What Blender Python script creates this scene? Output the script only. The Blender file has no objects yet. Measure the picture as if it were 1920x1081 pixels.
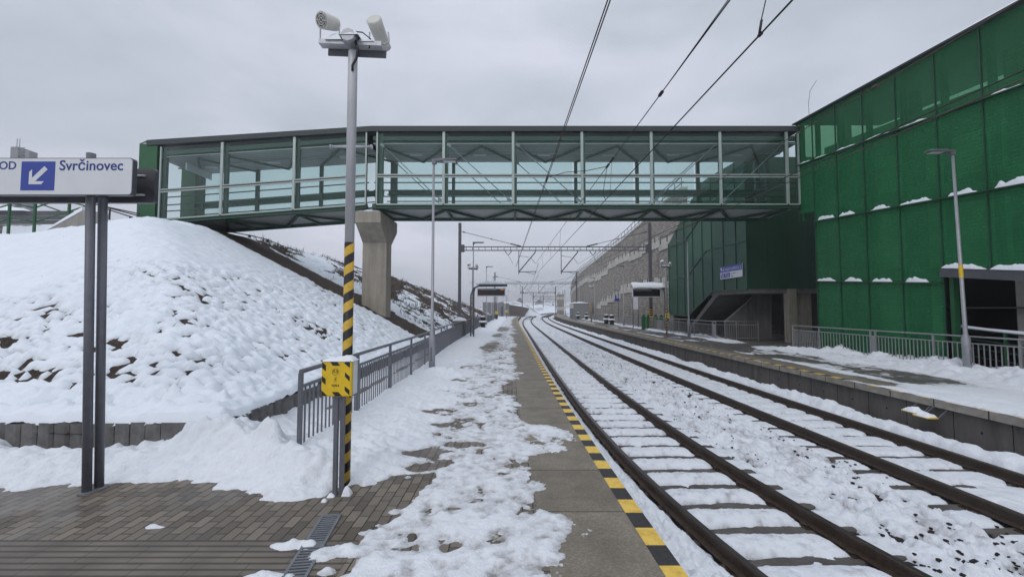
import bpy, math, random
import numpy as np
from mathutils import Vector, Matrix
random.seed(11)
sc = bpy.context.scene
COL = sc.collection
PI = math.pi
R = math.radians
# ------------------------------------------------------------------ camera maths
CAMZ, F, HOR, CY = 1.9, 780.0, 577.0, 540.5
PIT = math.atan((HOR - CY) / F)
cp, sp = math.cos(PIT), math.sin(PIT)
def ray(x, y):
    u = (x - 960) / F; v = (CY - y) / F
    return u, cp - v * sp, sp + v * cp
def P(x, y, Y):                       # photo pixel -> point at distance Y
    a, b, c = ray(x, y); t = Y / b
    return Vector((a * t, Y, CAMZ + c * t))
def G(x, y, z=0.0):                   # photo pixel -> point at height z
    a, b, c = ray(x, y); t = (z - CAMZ) / c
    return Vector((a * t, b * t, z))
def PX(x, y, X):                      # photo pixel -> point on plane x = X
    a, b, c = ray(x, y); t = X / a
    return Vector((X, b * t, CAMZ + c * t))
def zp(y, Y): return P(960, y, Y).z
def lerp(a, b, t): return a + (b - a) * t
# ------------------------------------------------------------------ numpy noise
_rng = np.random.default_rng(5)
_T = _rng.random((512, 512))
def vn(x, y, s=0):
    x = np.asarray(x, float) + s * 37.13; y = np.asarray(y, float) + s * 91.7
    xi = np.floor(x).astype(int); yi = np.floor(y).astype(int)
    fx = x - xi; fy = y - yi
    fx = fx * fx * fx * (fx * (fx * 6 - 15) + 10); fy = fy * fy * fy * (fy * (fy * 6 - 15) + 10)
    a = _T[xi & 511, yi & 511]; b = _T[(xi + 1) & 511, yi & 511]
    c = _T[xi & 511, (yi + 1) & 511]; d = _T[(xi + 1) & 511, (yi + 1) & 511]
    return (a + (b - a) * fx + (c - a) * fy + (a - b - c + d) * fx * fy) * 2 - 1
def fbm(x, y, o=4, s=0, g=0.5):
    r = 0; a = 1; t = 0
    for i in range(o):
        r = r + a * vn(x * 2 ** i, y * 2 ** i, s + i * 3); t += a; a *= g
    return r / t
_A = _rng.random((512, 512)); _B = _rng.random((512, 512)); _C = _rng.random((512, 512))
def cells(x, y, s=0):                 # F1, F2 and a random number of the nearest cell
    x = np.asarray(x, float) + s * 13.7; y = np.asarray(y, float) + s * 57.3
    xi = np.floor(x).astype(int); yi = np.floor(y).astype(int)
    f1 = np.full(x.shape, 9.0); f2 = np.full(x.shape, 9.0); idr = np.zeros(x.shape)
    for i in (-1, 0, 1):
        for j in (-1, 0, 1):
            a = (xi + i) & 511; b = (yi + j) & 511
            d = np.hypot(xi + i + _A[a, b] - x, yi + j + _B[a, b] - y)
            n = d < f1
            f2 = np.where(n, f1, np.minimum(f2, d)); idr = np.where(n, _C[a, b], idr); f1 = np.where(n, d, f1)
    return f1, f2, idr
def smin(a, b, k):
    h = np.clip(0.5 + 0.5 * (b - a) / k, 0, 1)
    return b + (a - b) * h - k * h * (1 - h)
def sstep(a, b, x):
    t = np.clip((x - a) / (b - a), 0, 1); return t * t * (3 - 2 * t)
def gauss(x, y, cx, cy, rx, ry): return np.exp(-((x - cx) / rx) ** 2 - ((y - cy) / ry) ** 2)
# ------------------------------------------------------------------ line of the railway
def curve(Y):
    Y = np.asarray(Y, float); return np.maximum(0, Y - 55) ** 2 / 1300
def C1(Y):
    Y = np.asarray(Y, float); return 2.42 + 0.55 * np.exp(-(np.maximum(Y, 1) - 4.4) / 3) + curve(Y)
def C2(Y):
    Y = np.asarray(Y, float); return 6.5 + 0.27 * np.exp(-(np.maximum(Y, 1) - 5) / 6) + 0.08 * np.exp(-((Y - 15) / 15) ** 2) + curve(Y)
def E1(Y):
    Y = np.asarray(Y, float); return 1.0 + 0.25 * np.exp(-(np.maximum(Y, 1) - 3) / 6) - 0.13 * sstep(20, 60, Y) + curve(Y)
def E2(Y):
    Y = np.asarray(Y, float); return 8.78 + curve(Y)
# ------------------------------------------------------------------ objects
def tag(o, label=None, cat=None, group=None, kind=None):
    if label: o['label'] = label
    if cat: o['category'] = cat
    if group: o['group'] = group
    if kind: o['kind'] = kind
    return o
def thing(name, label, cat, loc=(0, 0, 0), group=None, rz=0.0):
    o = bpy.data.objects.new(name, None); COL.objects.link(o)
    o.location = loc; o.rotation_euler = (0, 0, rz); o.empty_display_size = 0.1
    return tag(o, label, cat, group)
def woff(o):
    v = Vector((0, 0, 0))
    while o is not None:
        v += o.location; o = o.parent
    return v
def copy_tree(o, parent=None):
    c = o.copy(); COL.objects.link(c)
    if parent is not None: c.parent = parent
    for ch in [k for k in bpy.data.objects if k.parent == o]: copy_tree(ch, c)
    return c
class MB:
    def __init__(s): s.v = []; s.f = []; s.m = []; s.s = []
    def add(s, v, f, m=0, sm=False):
        n = len(s.v); s.v += [tuple(p) for p in v]
        for q in f: s.f.append(tuple(i + n for i in q)); s.m.append(m); s.s.append(sm)
        return s
    def box(s, x0, x1, y0, y1, z0, z1, m=0):
        v = [(x0, y0, z0), (x1, y0, z0), (x1, y1, z0), (x0, y1, z0), (x0, y0, z1), (x1, y0, z1), (x1, y1, z1), (x0, y1, z1)]
        return s.add(v, [(0, 3, 2, 1), (4, 5, 6, 7), (0, 1, 5, 4), (1, 2, 6, 5), (2, 3, 7, 6), (3, 0, 4, 7)], m)
    def bbox(s, x0, x1, y0, y1, z0, z1, b=0.008, m=0):      # box with chamfered edges
        xs = (x0, x1); ys = (y0, y1); zs = (z0, z1); v = []; idx = {}
        for i in (0, 1):
            for j in (0, 1):
                for k in (0, 1):
                    sx, sy, sz = 1 - 2 * i, 1 - 2 * j, 1 - 2 * k
                    for a in range(3):
                        p = [xs[i] + sx * b, ys[j] + sy * b, zs[k] + sz * b]; p[a] = (xs[i], ys[j], zs[k])[a]
                        idx[i, j, k, a] = len(v); v.append(p)
        f = []
        for a in range(3):
            for side in (0, 1):
                q = []
                for (p, r) in ((0, 0), (1, 0), (1, 1), (0, 1)):
                    c = [0, 0, 0]; c[a] = side; c[(a + 1) % 3] = p; c[(a + 2) % 3] = r; q.append(idx[c[0], c[1], c[2], a])
                f.append(tuple(q if side else q[::-1]))
        for a in range(3):
            b1, b2 = (a + 1) % 3, (a + 2) % 3
            for p in (0, 1):
                for r in (0, 1):
                    c0 = [0, 0, 0]; c1 = [0, 0, 0]; c0[b1] = c1[b1] = p; c0[b2] = c1[b2] = r; c1[a] = 1
                    q = [idx[(*c0, b1)], idx[(*c1, b1)], idx[(*c1, b2)], idx[(*c0, b2)]]
                    f.append(tuple(q if p == r else q[::-1]))
        for i in (0, 1):
            for j in (0, 1):
                for k in (0, 1):
                    q = (idx[i, j, k, 0], idx[i, j, k, 1], idx[i, j, k, 2]); f.append(q if (i + j + k) % 2 else q[::-1])
        return s.add(v, f, m)
    def bar(s, a, b, w, h, up=(0, 0, 1), m=0):
        a = Vector(a); b = Vector(b); d = (b - a).normalized(); u = Vector(up)
        r = d.cross(u)
        if r.length < 1e-4: r = d.cross(Vector((1, 0, 0)))
        r.normalize(); u = r.cross(d).normalized(); v = []
        for p in (a, b):
            for (i, j) in ((-1, -1), (1, -1), (1, 1), (-1, 1)): v.append(p + r * (i * w / 2) + u * (j * h / 2))
        return s.add(v, [(0, 1, 2, 3), (7, 6, 5, 4), (0, 4, 5, 1), (1, 5, 6, 2), (2, 6, 7, 3), (3, 7, 4, 0)], m)
    def tube(s, pts, r, n=8, m=0, caps=True):
        pts = [Vector(p) for p in pts]; rs = r if isinstance(r, (list, tuple)) else [r] * len(pts)
        v = []; ref = None
        for i, p in enumerate(pts):
            d = (pts[min(i + 1, len(pts) - 1)] - pts[max(i - 1, 0)])
            d = d.normalized() if d.length > 1e-9 else Vector((0, 0, 1))
            if ref is None: ref = d.orthogonal().normalized()
            x = (ref - d * ref.dot(d)); x = x.normalized() if x.length > 1e-6 else d.orthogonal().normalized(); ref = x
            y = d.cross(x)
            for k in range(n):
                t = 2 * PI * k / n; v.append(p + (x * math.cos(t) + y * math.sin(t)) * rs[i])
        f = []
        for i in range(len(pts) - 1):
            for k in range(n): f.append((i * n + k, i * n + (k + 1) % n, (i + 1) * n + (k + 1) % n, (i + 1) * n + k))
        s.add(v, f, m, True)
        if caps:
            b = len(s.v) - len(v)
            s.f.append(tuple(b + k for k in range(n - 1, -1, -1))); s.m.append(m); s.s.append(False)
            s.f.append(tuple(b + (len(pts) - 1) * n + k for k in range(n))); s.m.append(m); s.s.append(False)
        return s
    def prism(s, poly, vec, m=0):
        n = len(poly); poly = [Vector(p) for p in poly]; vec = Vector(vec)
        v = poly + [p + vec for p in poly]
        f = [tuple(range(n - 1, -1, -1)), tuple(range(n, 2 * n))] + [(i, (i + 1) % n, n + (i + 1) % n, n + i) for i in range(n)]
        return s.add(v, f, m)
    def lathe(s, prof, c=(0, 0, 0), n=16, m=0):       # prof: (r, z)
        c = Vector(c); v = []; f = []
        for (r, z) in prof:
            for k in range(n): v.append(c + Vector((r * math.cos(2 * PI * k / n), r * math.sin(2 * PI * k / n), z)))
        for i in range(len(prof) - 1):
            for k in range(n): f.append((i * n + k, i * n + (k + 1) % n, (i + 1) * n + (k + 1) % n, (i + 1) * n + k))
        f.append(tuple(range(n - 1, -1, -1))); f.append(tuple((len(prof) - 1) * n + k for k in range(n)))
        return s.add(v, f, m, True)
    def heap(s, x0, x1, y0, y1, z, h, nx=14, ny=8, seed=0, m=0, slope=0.0):   # an irregular snow heap with its own thickness
        v = []; f = []
        for j in range(ny + 1):
            for i in range(nx + 1):
                a = i / nx * 2 - 1; b = j / ny * 2 - 1
                x = lerp(x0, x1, i / nx); y = lerp(y0, y1, j / ny)
                e = max(0.0, 1 - abs(a) ** 2.5) ** 0.6 * max(0.0, 1 - abs(b) ** 2.5) ** 0.6
                q = float(fbm(np.array([x * 7.0]), np.array([y * 7.0]), 3, seed)[0])
                v.append((x, y, z + slope * (y - y0) - 0.006 + h * e * (0.75 + 0.6 * q)))
        w = nx + 1
        for j in range(ny):
            for i in range(nx): f.append((j * w + i, j * w + i + 1, (j + 1) * w + i + 1, (j + 1) * w + i))
        return s.add(v, f, m, True)
    def build(s, name, mat, parent=None, world=True, label=None, cat=None, group=None, kind=None, at=None):
        me = bpy.data.meshes.new(name)
        o = Vector((0, 0, 0))
        if at is not None: o = Vector(at)
        elif parent is not None and world: o = woff(parent)
        me.from_pydata([(p[0] - o.x, p[1] - o.y, p[2] - o.z) for p in s.v], [], s.f)
        for mm in (mat if isinstance(mat, (list, tuple)) else [mat]): me.materials.append(mm)
        me.polygons.foreach_set('material_index', s.m); me.polygons.foreach_set('use_smooth', s.s)
        me.update()
        ob = bpy.data.objects.new(name, me); COL.objects.link(ob)
        if parent is not None: ob.parent = parent
        elif at is not None: ob.location = o
        return tag(ob, label, cat, group, kind)
def grid(name, X, Y, Z, mat, attr=None, keep=None, kind='stuff', parent=None):
    ny, nx = X.shape
    co = np.stack([X, Y, Z], -1).reshape(-1, 3).astype(np.float32)
    i = np.arange(ny * nx).reshape(ny, nx)
    q = np.stack([i[:-1, :-1], i[:-1, 1:], i[1:, 1:], i[1:, :-1]], -1).reshape(-1, 4)
    if keep is not None:
        k = keep[:-1, :-1] | keep[:-1, 1:] | keep[1:, 1:] | keep[1:, :-1]; q = q[k.reshape(-1)]
    me = bpy.data.meshes.new(name)
    me.vertices.add(len(co)); me.vertices.foreach_set('co', co.ravel())
    me.loops.add(q.size); me.loops.foreach_set('vertex_index', q.ravel().astype(np.int32))
    me.polygons.add(len(q)); me.polygons.foreach_set('loop_start', np.arange(0, q.size, 4, dtype=np.int32))
    try: me.polygons.foreach_set('loop_total', np.full(len(q), 4, np.int32))
    except Exception: pass
    me.polygons.foreach_set('use_smooth', np.ones(len(q), bool))
    me.materials.append(mat)
    for n, a in (attr or {}).items():
        at = me.attributes.new(n, 'FLOAT', 'POINT'); at.data.foreach_set('value', a.reshape(-1).astype(np.float32))
    me.update(calc_edges=True); me.validate()
    ob = bpy.data.objects.new(name, me); COL.objects.link(ob); ob['kind'] = kind
    if parent: ob.parent = parent
    return ob
def geom(a, b, k, mn=0.0):            # rows that grow with distance
    r = [a]
    while r[-1] < b: r.append(r[-1] + max(mn, k * r[-1]))
    return np.array(r)
# ------------------------------------------------------------------ materials
def srgb(r, g, b):
    f = lambda c: ((c / 255 + 0.055) / 1.055) ** 2.4 if c / 255 > 0.04045 else c / 255 / 12.92
    return (f(r), f(g), f(b))
class NT:
    def __init__(s, name):
        s.m = bpy.data.materials.new(name); s.m.use_nodes = True
        s.t = s.m.node_tree; s.t.nodes.clear()
        s.out = s.n('ShaderNodeOutputMaterial'); s.pos = None
    def n(s, t, **k):
        x = s.t.nodes.new(t)
        for a, b in k.items(): setattr(x, a, b)
        return x
    def l(s, a, b): s.t.links.new(a, b)
    def inp(s, sock, v):
        if hasattr(v, 'links') or hasattr(v, 'is_linked'): s.l(v, sock)
        else: sock.default_value = v
    def coord(s, kind='Object'): return s.n('ShaderNodeTexCoord').outputs[kind]
    def position(s): return s.n('ShaderNodeNewGeometry').outputs['Position']
    def mapping(s, v, scale=(1, 1, 1), loc=(0, 0, 0), rot=(0, 0, 0)):
        m = s.n('ShaderNodeMapping'); s.l(v, m.inputs['Vector'])
        m.inputs['Scale'].default_value = scale; m.inputs['Location'].default_value = loc; m.inputs['Rotation'].default_value = rot
        return m.outputs[0]
    def noise(s, v, scale, det=4, rough=0.55, dist=0.0):
        m = s.n('ShaderNodeTexNoise'); s.l(v, m.inputs['Vector'])
        m.inputs['Scale'].default_value = scale; m.inputs['Detail'].default_value = det
        m.inputs['Roughness'].default_value = rough; m.inputs['Distortion'].default_value = dist
        return m.outputs['Fac']
    def math(s, op, a, b=0.0, clamp=False):
        m = s.n('ShaderNodeMath', operation=op, use_clamp=clamp); s.inp(m.inputs[0], a); s.inp(m.inputs[1], b); return m.outputs[0]
    def ramp(s, f, stops):
        m = s.n('ShaderNodeValToRGB'); s.l(f, m.inputs[0]); e = m.color_ramp.elements
        while len(e) < len(stops): e.new(0.5)
        for x, (p, c) in zip(e, stops):
            x.position = p; x.color = (*c, 1) if isinstance(c, tuple) else (c, c, c, 1)
        return m.outputs[0]
    def mix(s, f, a, b, t='MIX'):
        m = s.n('ShaderNodeMixRGB', blend_type=t); s.inp(m.inputs[0], f)
        for k, v in ((1, a), (2, b)):
            if isinstance(v, tuple): m.inputs[k].default_value = (*v[:3], 1)
            else: s.l(v, m.inputs[k])
        return m.outputs[0]
    def bump(s, h, st=0.3, d=0.02, nrm=None):
        m = s.n('ShaderNodeBump'); m.inputs['Strength'].default_value = st; m.inputs['Distance'].default_value = d; s.l(h, m.inputs['Height'])
        if nrm is not None: s.l(nrm, m.inputs['Normal'])
        return m.outputs[0]
    def sep(s, v):
        m = s.n('ShaderNodeSeparateXYZ'); s.l(v, m.inputs[0]); return m.outputs
    def comb(s, x, y, z=0.0):
        m = s.n('ShaderNodeCombineXYZ'); s.inp(m.inputs[0], x); s.inp(m.inputs[1], y); s.inp(m.inputs[2], z); return m.outputs[0]
    def pr(s, col, rough=0.6, metal=0.0, nrm=None, spec=0.5, **k):
        b = s.n('ShaderNodeBsdfPrincipled')
        if isinstance(col, tuple): b.inputs['Base Color'].default_value = (*col[:3], 1)
        else: s.l(col, b.inputs['Base Color'])
        s.inp(b.inputs['Roughness'], rough); s.inp(b.inputs['Metallic'], metal); b.inputs['Specular IOR Level'].default_value = spec
        if nrm is not None: s.l(nrm, b.inputs['Normal'])
        for a, v in k.items(): b.inputs[a].default_value = v
        return b.outputs[0]
    def done(s, sh): s.l(sh, s.out.inputs['Surface']); return s.m
def simple(name, col, rough=0.6, metal=0.0, var=0.18, scale=6.0, bump=0.0, bs=60.0, spec=0.5, streak=False):
    t = NT(name); p = t.position()
    v = t.mapping(p, (1, 1, 0.15)) if streak else p
    f = t.noise(v, scale, 5, 0.6)
    c = t.ramp(f, [(0.25, tuple(x * (1 - var) for x in col)), (0.75, tuple(min(1, x * (1 + var)) for x in col))])
    r = t.math('ADD', t.math('MULTIPLY', f, 0.25), rough - 0.12)
    nr = t.bump(t.noise(p, bs, 3), bump, 0.01) if bump else None
    return t.done(t.pr(c, r, metal, nr, spec))
HAZE = 0.0012
# ================================================================== materials of the place
def snow_mat(name, tint=(0.83, 0.855, 0.89), dirt=(0.30, 0.275, 0.25), amt=0.0, fine=1.0):
    t = NT(name); p = t.position()
    a = t.n('ShaderNodeAttribute', attribute_name='dirt').outputs['Fac']
    big = t.noise(p, 1.7, 4, 0.6); med = t.noise(p, 9, 5, 0.62); fin = t.noise(p, 70, 3, 0.6)
    c = t.mix(t.ramp(big, [(0.3, 0.0), (0.8, 1.0)]), tint, (tint[0] * .93, tint[1] * .95, tint[2] * .965))
    d = t.math('MULTIPLY', a, t.ramp(med, [(0.34, 0.12), (0.66, 1.0)]), True)
    if amt: d = t.math('ADD', d, t.math('MULTIPLY', t.ramp(med, [(0.5, 0.0), (0.75, 1.0)]), amt), True)
    c = t.mix(d, c, dirt)
    sml = t.noise(p, 26, 4, 0.65)
    h = t.math('ADD', t.math('ADD', t.math('MULTIPLY', med, 0.5), t.math('MULTIPLY', sml, 0.35 * fine)), t.math('MULTIPLY', fin, 0.22 * fine))
    return t.done(t.pr(c, t.ramp(d, [(0.0, 0.72), (1.0, 0.42)]), 0, t.bump(h, 0.7, 0.035), 0.25))
m_snow = snow_mat('snow')
m_snow_walk = snow_mat('trodden_snow', (0.80, 0.825, 0.86), (0.23, 0.215, 0.195), 0.16, 1.6)
m_snow_track = snow_mat('track_snow', (0.76, 0.785, 0.825), (0.15, 0.13, 0.12), 0.12, 1.5)
m_snow_bank = snow_mat('bank_snow', (0.80, 0.845, 0.895), (0.10, 0.075, 0.06), 0.0, 0.7)
def soil_mat(name, a, b, sc_=3.0):
    t = NT(name); p = t.position()
    f = t.noise(p, sc_, 7, 0.65); g = t.noise(p, 30, 5, 0.7)
    c = t.mix(t.ramp(g, [(0.35, 0.0), (0.65, 1.0)]), t.ramp(f, [(0.3, a), (0.7, b)]), tuple(x * 0.45 for x in a))
    return t.done(t.pr(c, 0.9, 0, t.bump(g, 1.0, 0.06), 0.2))
m_soil = soil_mat('soil', (0.075, 0.056, 0.045), (0.15, 0.12, 0.10))
m_ballast = soil_mat('ballast', (0.045, 0.038, 0.036), (0.10, 0.085, 0.08), 8.0)
def paver_mat(name, base=(0.20, 0.170, 0.132), w=0.2, h=0.1):
    t = NT(name); p = t.position(); x, y, z = t.sep(p)
    v = t.comb(y, x)
    b = t.n('ShaderNodeTexBrick'); t.l(v, b.inputs['Vector'])
    b.inputs['Scale'].default_value = 1; b.inputs['Brick Width'].default_value = w; b.inputs['Row Height'].default_value = h
    b.inputs['Mortar Size'].default_value = 0.006; b.inputs['Mortar Smooth'].default_value = 0.2; b.inputs['Bias'].default_value = 0.0
    b.inputs['Color1'].default_value = (*[c * 0.6 for c in base], 1); b.inputs['Color2'].default_value = (*[c * 1.25 for c in base], 1)
    b.inputs['Mortar'].default_value = (*[c * 0.2 for c in base], 1)
    n1 = t.noise(p, 1.3, 5, 0.6); n2 = t.noise(p, 120, 3, 0.7)
    c = t.mix(0.55, b.outputs['Color'], t.ramp(n1, [(0.35, 0.55), (0.65, 1.15)]), 'MULTIPLY')
    c = t.mix(b.outputs['Fac'], c, tuple(q * 0.12 for q in base))
    c = t.mix(0.5, c, t.ramp(n2, [(0.3, 0.6), (0.7, 1.0)]), 'MULTIPLY')
    hgt = t.math('SUBTRACT', t.math('MULTIPLY', n2, 0.25), b.outputs['Fac'])
    return t.done(t.pr(c, t.ramp(n1, [(0.38, 0.28), (0.62, 0.75)]), 0, t.bump(hgt, 0.5, 0.006), 0.4))
m_paver = paver_mat('paving_bricks')
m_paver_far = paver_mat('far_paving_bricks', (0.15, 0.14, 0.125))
def slab_mat():
    t = NT('edge_slabs'); p = t.position(); x, y, z = t.sep(p)
    j = t.math('LESS_THAN', t.math('ABSOLUTE', t.math('SUBTRACT', t.math('FRACT', t.math('ADD', y, 0.52)), 0.5)), 0.007)
    w = t.n('ShaderNodeTexVoronoi', feature='F1'); t.l(t.mapping(p, (38, 60, 1), rot=(0, 0, 0.6)), w.inputs['Vector']); w.inputs['Scale'].default_value = 1
    n = t.noise(p, 2.2, 5, 0.62)
    idn = t.n('ShaderNodeTexWhiteNoise', noise_dimensions='1D'); t.l(t.math('FLOOR', t.math('ADD', y, 0.02)), idn.inputs['W'])
    c = t.ramp(n, [(0.3, (0.19, 0.165, 0.125)), (0.7, (0.32, 0.282, 0.222))])
    c = t.mix(0.5, c, t.ramp(idn.outputs['Value'], [(0, 0.7), (1, 1.0)]), 'MULTIPLY')
    c = t.mix(0.55, c, t.ramp(w.outputs['Distance'], [(0.15, 1.0), (0.6, 0.5)]), 'MULTIPLY')
    c = t.mix(j, c, (0.02, 0.019, 0.017))
    return t.done(t.pr(c, 0.6, 0, t.bump(w.outputs['Distance'], 0.5, 0.006), 0.4))
m_slab = slab_mat()
def stripe_mat(name, period, ph=0.0, fade=False):
    t = NT(name); p = t.position(); x, y, z = t.sep(p)
    f = t.math('GREATER_THAN', t.math('FRACT', t.math('ADD', t.math('DIVIDE', y, period), ph)), 0.5)
    n = t.noise(p, 20, 5, 0.65)
    ye = t.ramp(t.noise(p, 9, 6, 0.7), [(0.3, (0.50, 0.32, 0.06)), (0.5, (0.74, 0.50, 0.09)), (0.7, (0.80, 0.56, 0.12))])
    bl = t.ramp(n, [(0.3, (0.018, 0.017, 0.018)), (0.7, (0.045, 0.042, 0.042))])
    c = t.mix(f, bl, ye)
    if fade: c = t.mix(t.ramp(t.noise(p, 5, 5, 0.7), [(0.48, 0.0), (0.7, 0.6)]), c, (0.16, 0.14, 0.12))
    return t.done(t.pr(c, 0.55, 0, t.bump(n, 0.25, 0.004), 0.4))
m_edge = stripe_mat('edge_stripes', 0.53, 0.033)
m_edge2 = stripe_mat('worn_edge_stripes', 0.62, 0.2, 'part')
def concrete(name, col=(0.33, 0.315, 0.285), streak=True, var=0.35, boards=False):
    t = NT(name); p = t.position()
    f = t.noise(t.mapping(p, (1, 1, 0.12)) if streak else p, 5, 6, 0.65); g = t.noise(p, 45, 4, 0.6); k = t.noise(p, 0.9, 4, 0.55)
    c = t.ramp(f, [(0.25, tuple(x * (1 - var) for x in col)), (0.75, tuple(x * (1 + var * .6) for x in col))])
    c = t.mix(0.6, c, t.ramp(k, [(0.3, 0.62), (0.65, 1.0)]), 'MULTIPLY')
    h = g
    if boards:
        x, y, z = t.sep(p)
        b = t.math('FRACT', t.math('MULTIPLY', t.math('ADD', x, y), 9.0))
        ln = t.math('LESS_THAN', b, 0.07); c = t.mix(t.math('MULTIPLY', ln, 0.4), c, tuple(q * 0.4 for q in col))
        h = t.math('SUBTRACT', g, ln)
    return t.done(t.pr(c, 0.85, 0, t.bump(h, 0.4, 0.01), 0.3))
m_conc = concrete('concrete'); m_pier = concrete('pier_concrete', (0.37, 0.335, 0.28), True, 0.3, True)
m_conc_d = concrete('dark_concrete', (0.16, 0.155, 0.15)); m_conc_l = concrete('pale_concrete', (0.60, 0.585, 0.525), True, 0.15)  # first is a darker concrete tone, second a paler one
m_block = concrete('palisade_concrete', (0.17, 0.165, 0.16), False, 0.5)
m_sleeper = concrete('sleeper_concrete', (0.115, 0.105, 0.097), False, 0.5)
def wallside_mat():
    t = NT('platform_wall_concrete'); p = t.position(); x, y, z = t.sep(p)
    fr = t.math('FRACT', y)
    j = t.math('LESS_THAN', t.math('ABSOLUTE', t.math('SUBTRACT', fr, 0.5)), 0.008)
    dy = t.math('SUBTRACT', fr, 0.0); dy = t.math('MINIMUM', fr, t.math('SUBTRACT', 1.0, fr))
    dz = t.math('ADD', z, 0.47)
    hole = t.math('LESS_THAN', t.math('SQRT', t.math('ADD', t.math('MULTIPLY', dy, dy), t.math('MULTIPLY', dz, dz))), 0.024)
    n = t.noise(t.mapping(p, (1, 1, .25)), 3, 6, 0.65)
    c = t.ramp(n, [(0.3, (0.085, 0.08, 0.075)), (0.7, (0.165, 0.155, 0.145))])
    c = t.mix(t.math('MAXIMUM', j, hole), c, (0.012, 0.011, 0.011))
    return t.done(t.pr(c, 0.85, 0, t.bump(t.noise(p, 40, 4), 0.4, 0.01), 0.3))
m_pwall = wallside_mat()
m_galv = simple('galvanised_steel', (0.46, 0.465, 0.48), 0.5, 0.3, 0.22, 9, 0.05, 80, streak=True)
m_grey = simple('grey_railing_paint', (0.13, 0.135, 0.155), 0.45, 0.1, 0.15, 12, 0.05, 90)
m_railr = simple('light_railing_steel', (0.30, 0.30, 0.31), 0.5, 0.4, 0.2, 12)
m_dark = simple('dark_steel', (0.045, 0.045, 0.05), 0.5, 0.3)
m_mast = simple('mast_steel', (0.10, 0.10, 0.115), 0.6, 0.2)
m_black = simple('black_plastic_and_shade', (0.012, 0.012, 0.014), 0.45)
m_lampgrey = simple('lamp_grey', (0.33, 0.335, 0.36), 0.45, 0.35, 0.12, 9)
m_lamphead = simple('lamp_head_grey', (0.16, 0.165, 0.18), 0.5, 0.2)
m_white = simple('white_sheet', (0.62, 0.64, 0.66), 0.35, 0, 0.05, 4)
m_horn = simple('horn_plastic', (0.56, 0.55, 0.50), 0.5, 0, 0.1)
m_blue = simple('sign_blue', (0.022, 0.05, 0.30), 0.35, 0, 0.1)
m_ink = simple('sign_ink', (0.018, 0.035, 0.20), 0.4, 0, 0.05)
m_yellow = simple('yellow_paint', (0.74, 0.49, 0.015), 0.4, 0, 0.10, 12)
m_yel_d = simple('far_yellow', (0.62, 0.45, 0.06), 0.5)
m_blk = simple('black_paint', (0.014, 0.014, 0.015), 0.4)
m_signback = simple('sign_back', (0.10, 0.10, 0.11), 0.42, 0.5, 0.15, 8)
m_red = simple('red_tactile', (0.24, 0.04, 0.03), 0.7)
m_tact = simple('yellow_tactile', (0.42, 0.30, 0.10), 0.7)
m_green = simple('green_paint', (0.010, 0.085, 0.030), 0.5, 0.0, 0.15, 5)
m_green_d = simple('dark_green_paint_and_shade', (0.011, 0.052, 0.030), 0.5, 0.0, 0.15, 5)
m_green_g = simple('bridge_green', (0.030, 0.085, 0.058), 0.5, 0.0, 0.15, 5)
m_roof = simple('roof_fascia', (0.030, 0.040, 0.042), 0.55, 0.0, 0.12, 3)
m_alu = simple('mullion_grey', (0.35, 0.41, 0.385), 0.42, 0.3, 0.08, 6)
m_wood = simple('grey_boards', (0.10, 0.10, 0.105), 0.8, 0, 0.2, 5)
m_wire = simple('wire', (0.03, 0.026, 0.026), 0.6, 0.4)
m_wire_b = simple('copper_wire', (0.075, 0.05, 0.04), 0.6, 0.4)
m_paper = simple('paper', (0.66, 0.68, 0.72), 0.6)
m_ltgreen = simple('green_seat', (0.012, 0.10, 0.03), 0.5)
m_cabin = simple('cabin_grey', (0.22, 0.23, 0.24), 0.7, 0, 0.1)
m_brown = simple('brown_barrier', (0.16, 0.13, 0.115), 0.8, 0, 0.15, 2)
def corr_mat():
    t = NT('corrugated_deck'); p = t.position(); x, y, z = t.sep(p)
    w = t.math('ABSOLUTE', t.math('SUBTRACT', t.math('FRACT', t.math('MULTIPLY', y, 4.5)), 0.5))
    c = t.mix(t.ramp(t.noise(p, 2, 4), [(0.3, 0.0), (0.7, 1.0)]), (0.42, 0.43, 0.43), (0.50, 0.51, 0.51))
    c = t.mix(t.math('LESS_THAN', w, 0.09), c, (0.2, 0.2, 0.2))
    return t.done(t.pr(c, 0.5, 0.1, t.bump(w, 0.5, 0.03), 0.4))
m_corr = corr_mat()
def glass_mat(name, tint, refl=0.13, dirt=0.05):
    t = NT(name); p = t.position()
    tr = t.n('ShaderNodeBsdfTransparent'); tr.inputs[0].default_value = (*tint, 1)
    gl = t.n('ShaderNodeBsdfGlossy'); gl.inputs[0].default_value = (0.85, 0.9, 0.9, 1); gl.inputs['Roughness'].default_value = 0.03
    df = t.n('ShaderNodeBsdfDiffuse'); df.inputs[0].default_value = (0.45, 0.52, 0.49, 1)
    lw = t.n('ShaderNodeLayerWeight'); lw.inputs[0].default_value = 0.25
    a = t.n('ShaderNodeMixShader'); t.l(t.math('ADD', t.math('MULTIPLY', lw.outputs['Fresnel'], 0.35), refl * 0.4), a.inputs[0]); t.l(tr.outputs[0], a.inputs[1]); t.l(gl.outputs[0], a.inputs[2])
    b = t.n('ShaderNodeMixShader'); t.l(t.math('MULTIPLY', t.noise(p, 1.2, 4), dirt * 2), b.inputs[0]); t.l(a.outputs[0], b.inputs[1]); t.l(df.outputs[0], b.inputs[2])
    return t.done(b.outputs[0])
m_glass = glass_mat('bridge_glass', (0.885, 0.945, 0.935), 0.03, 0.008)
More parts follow.
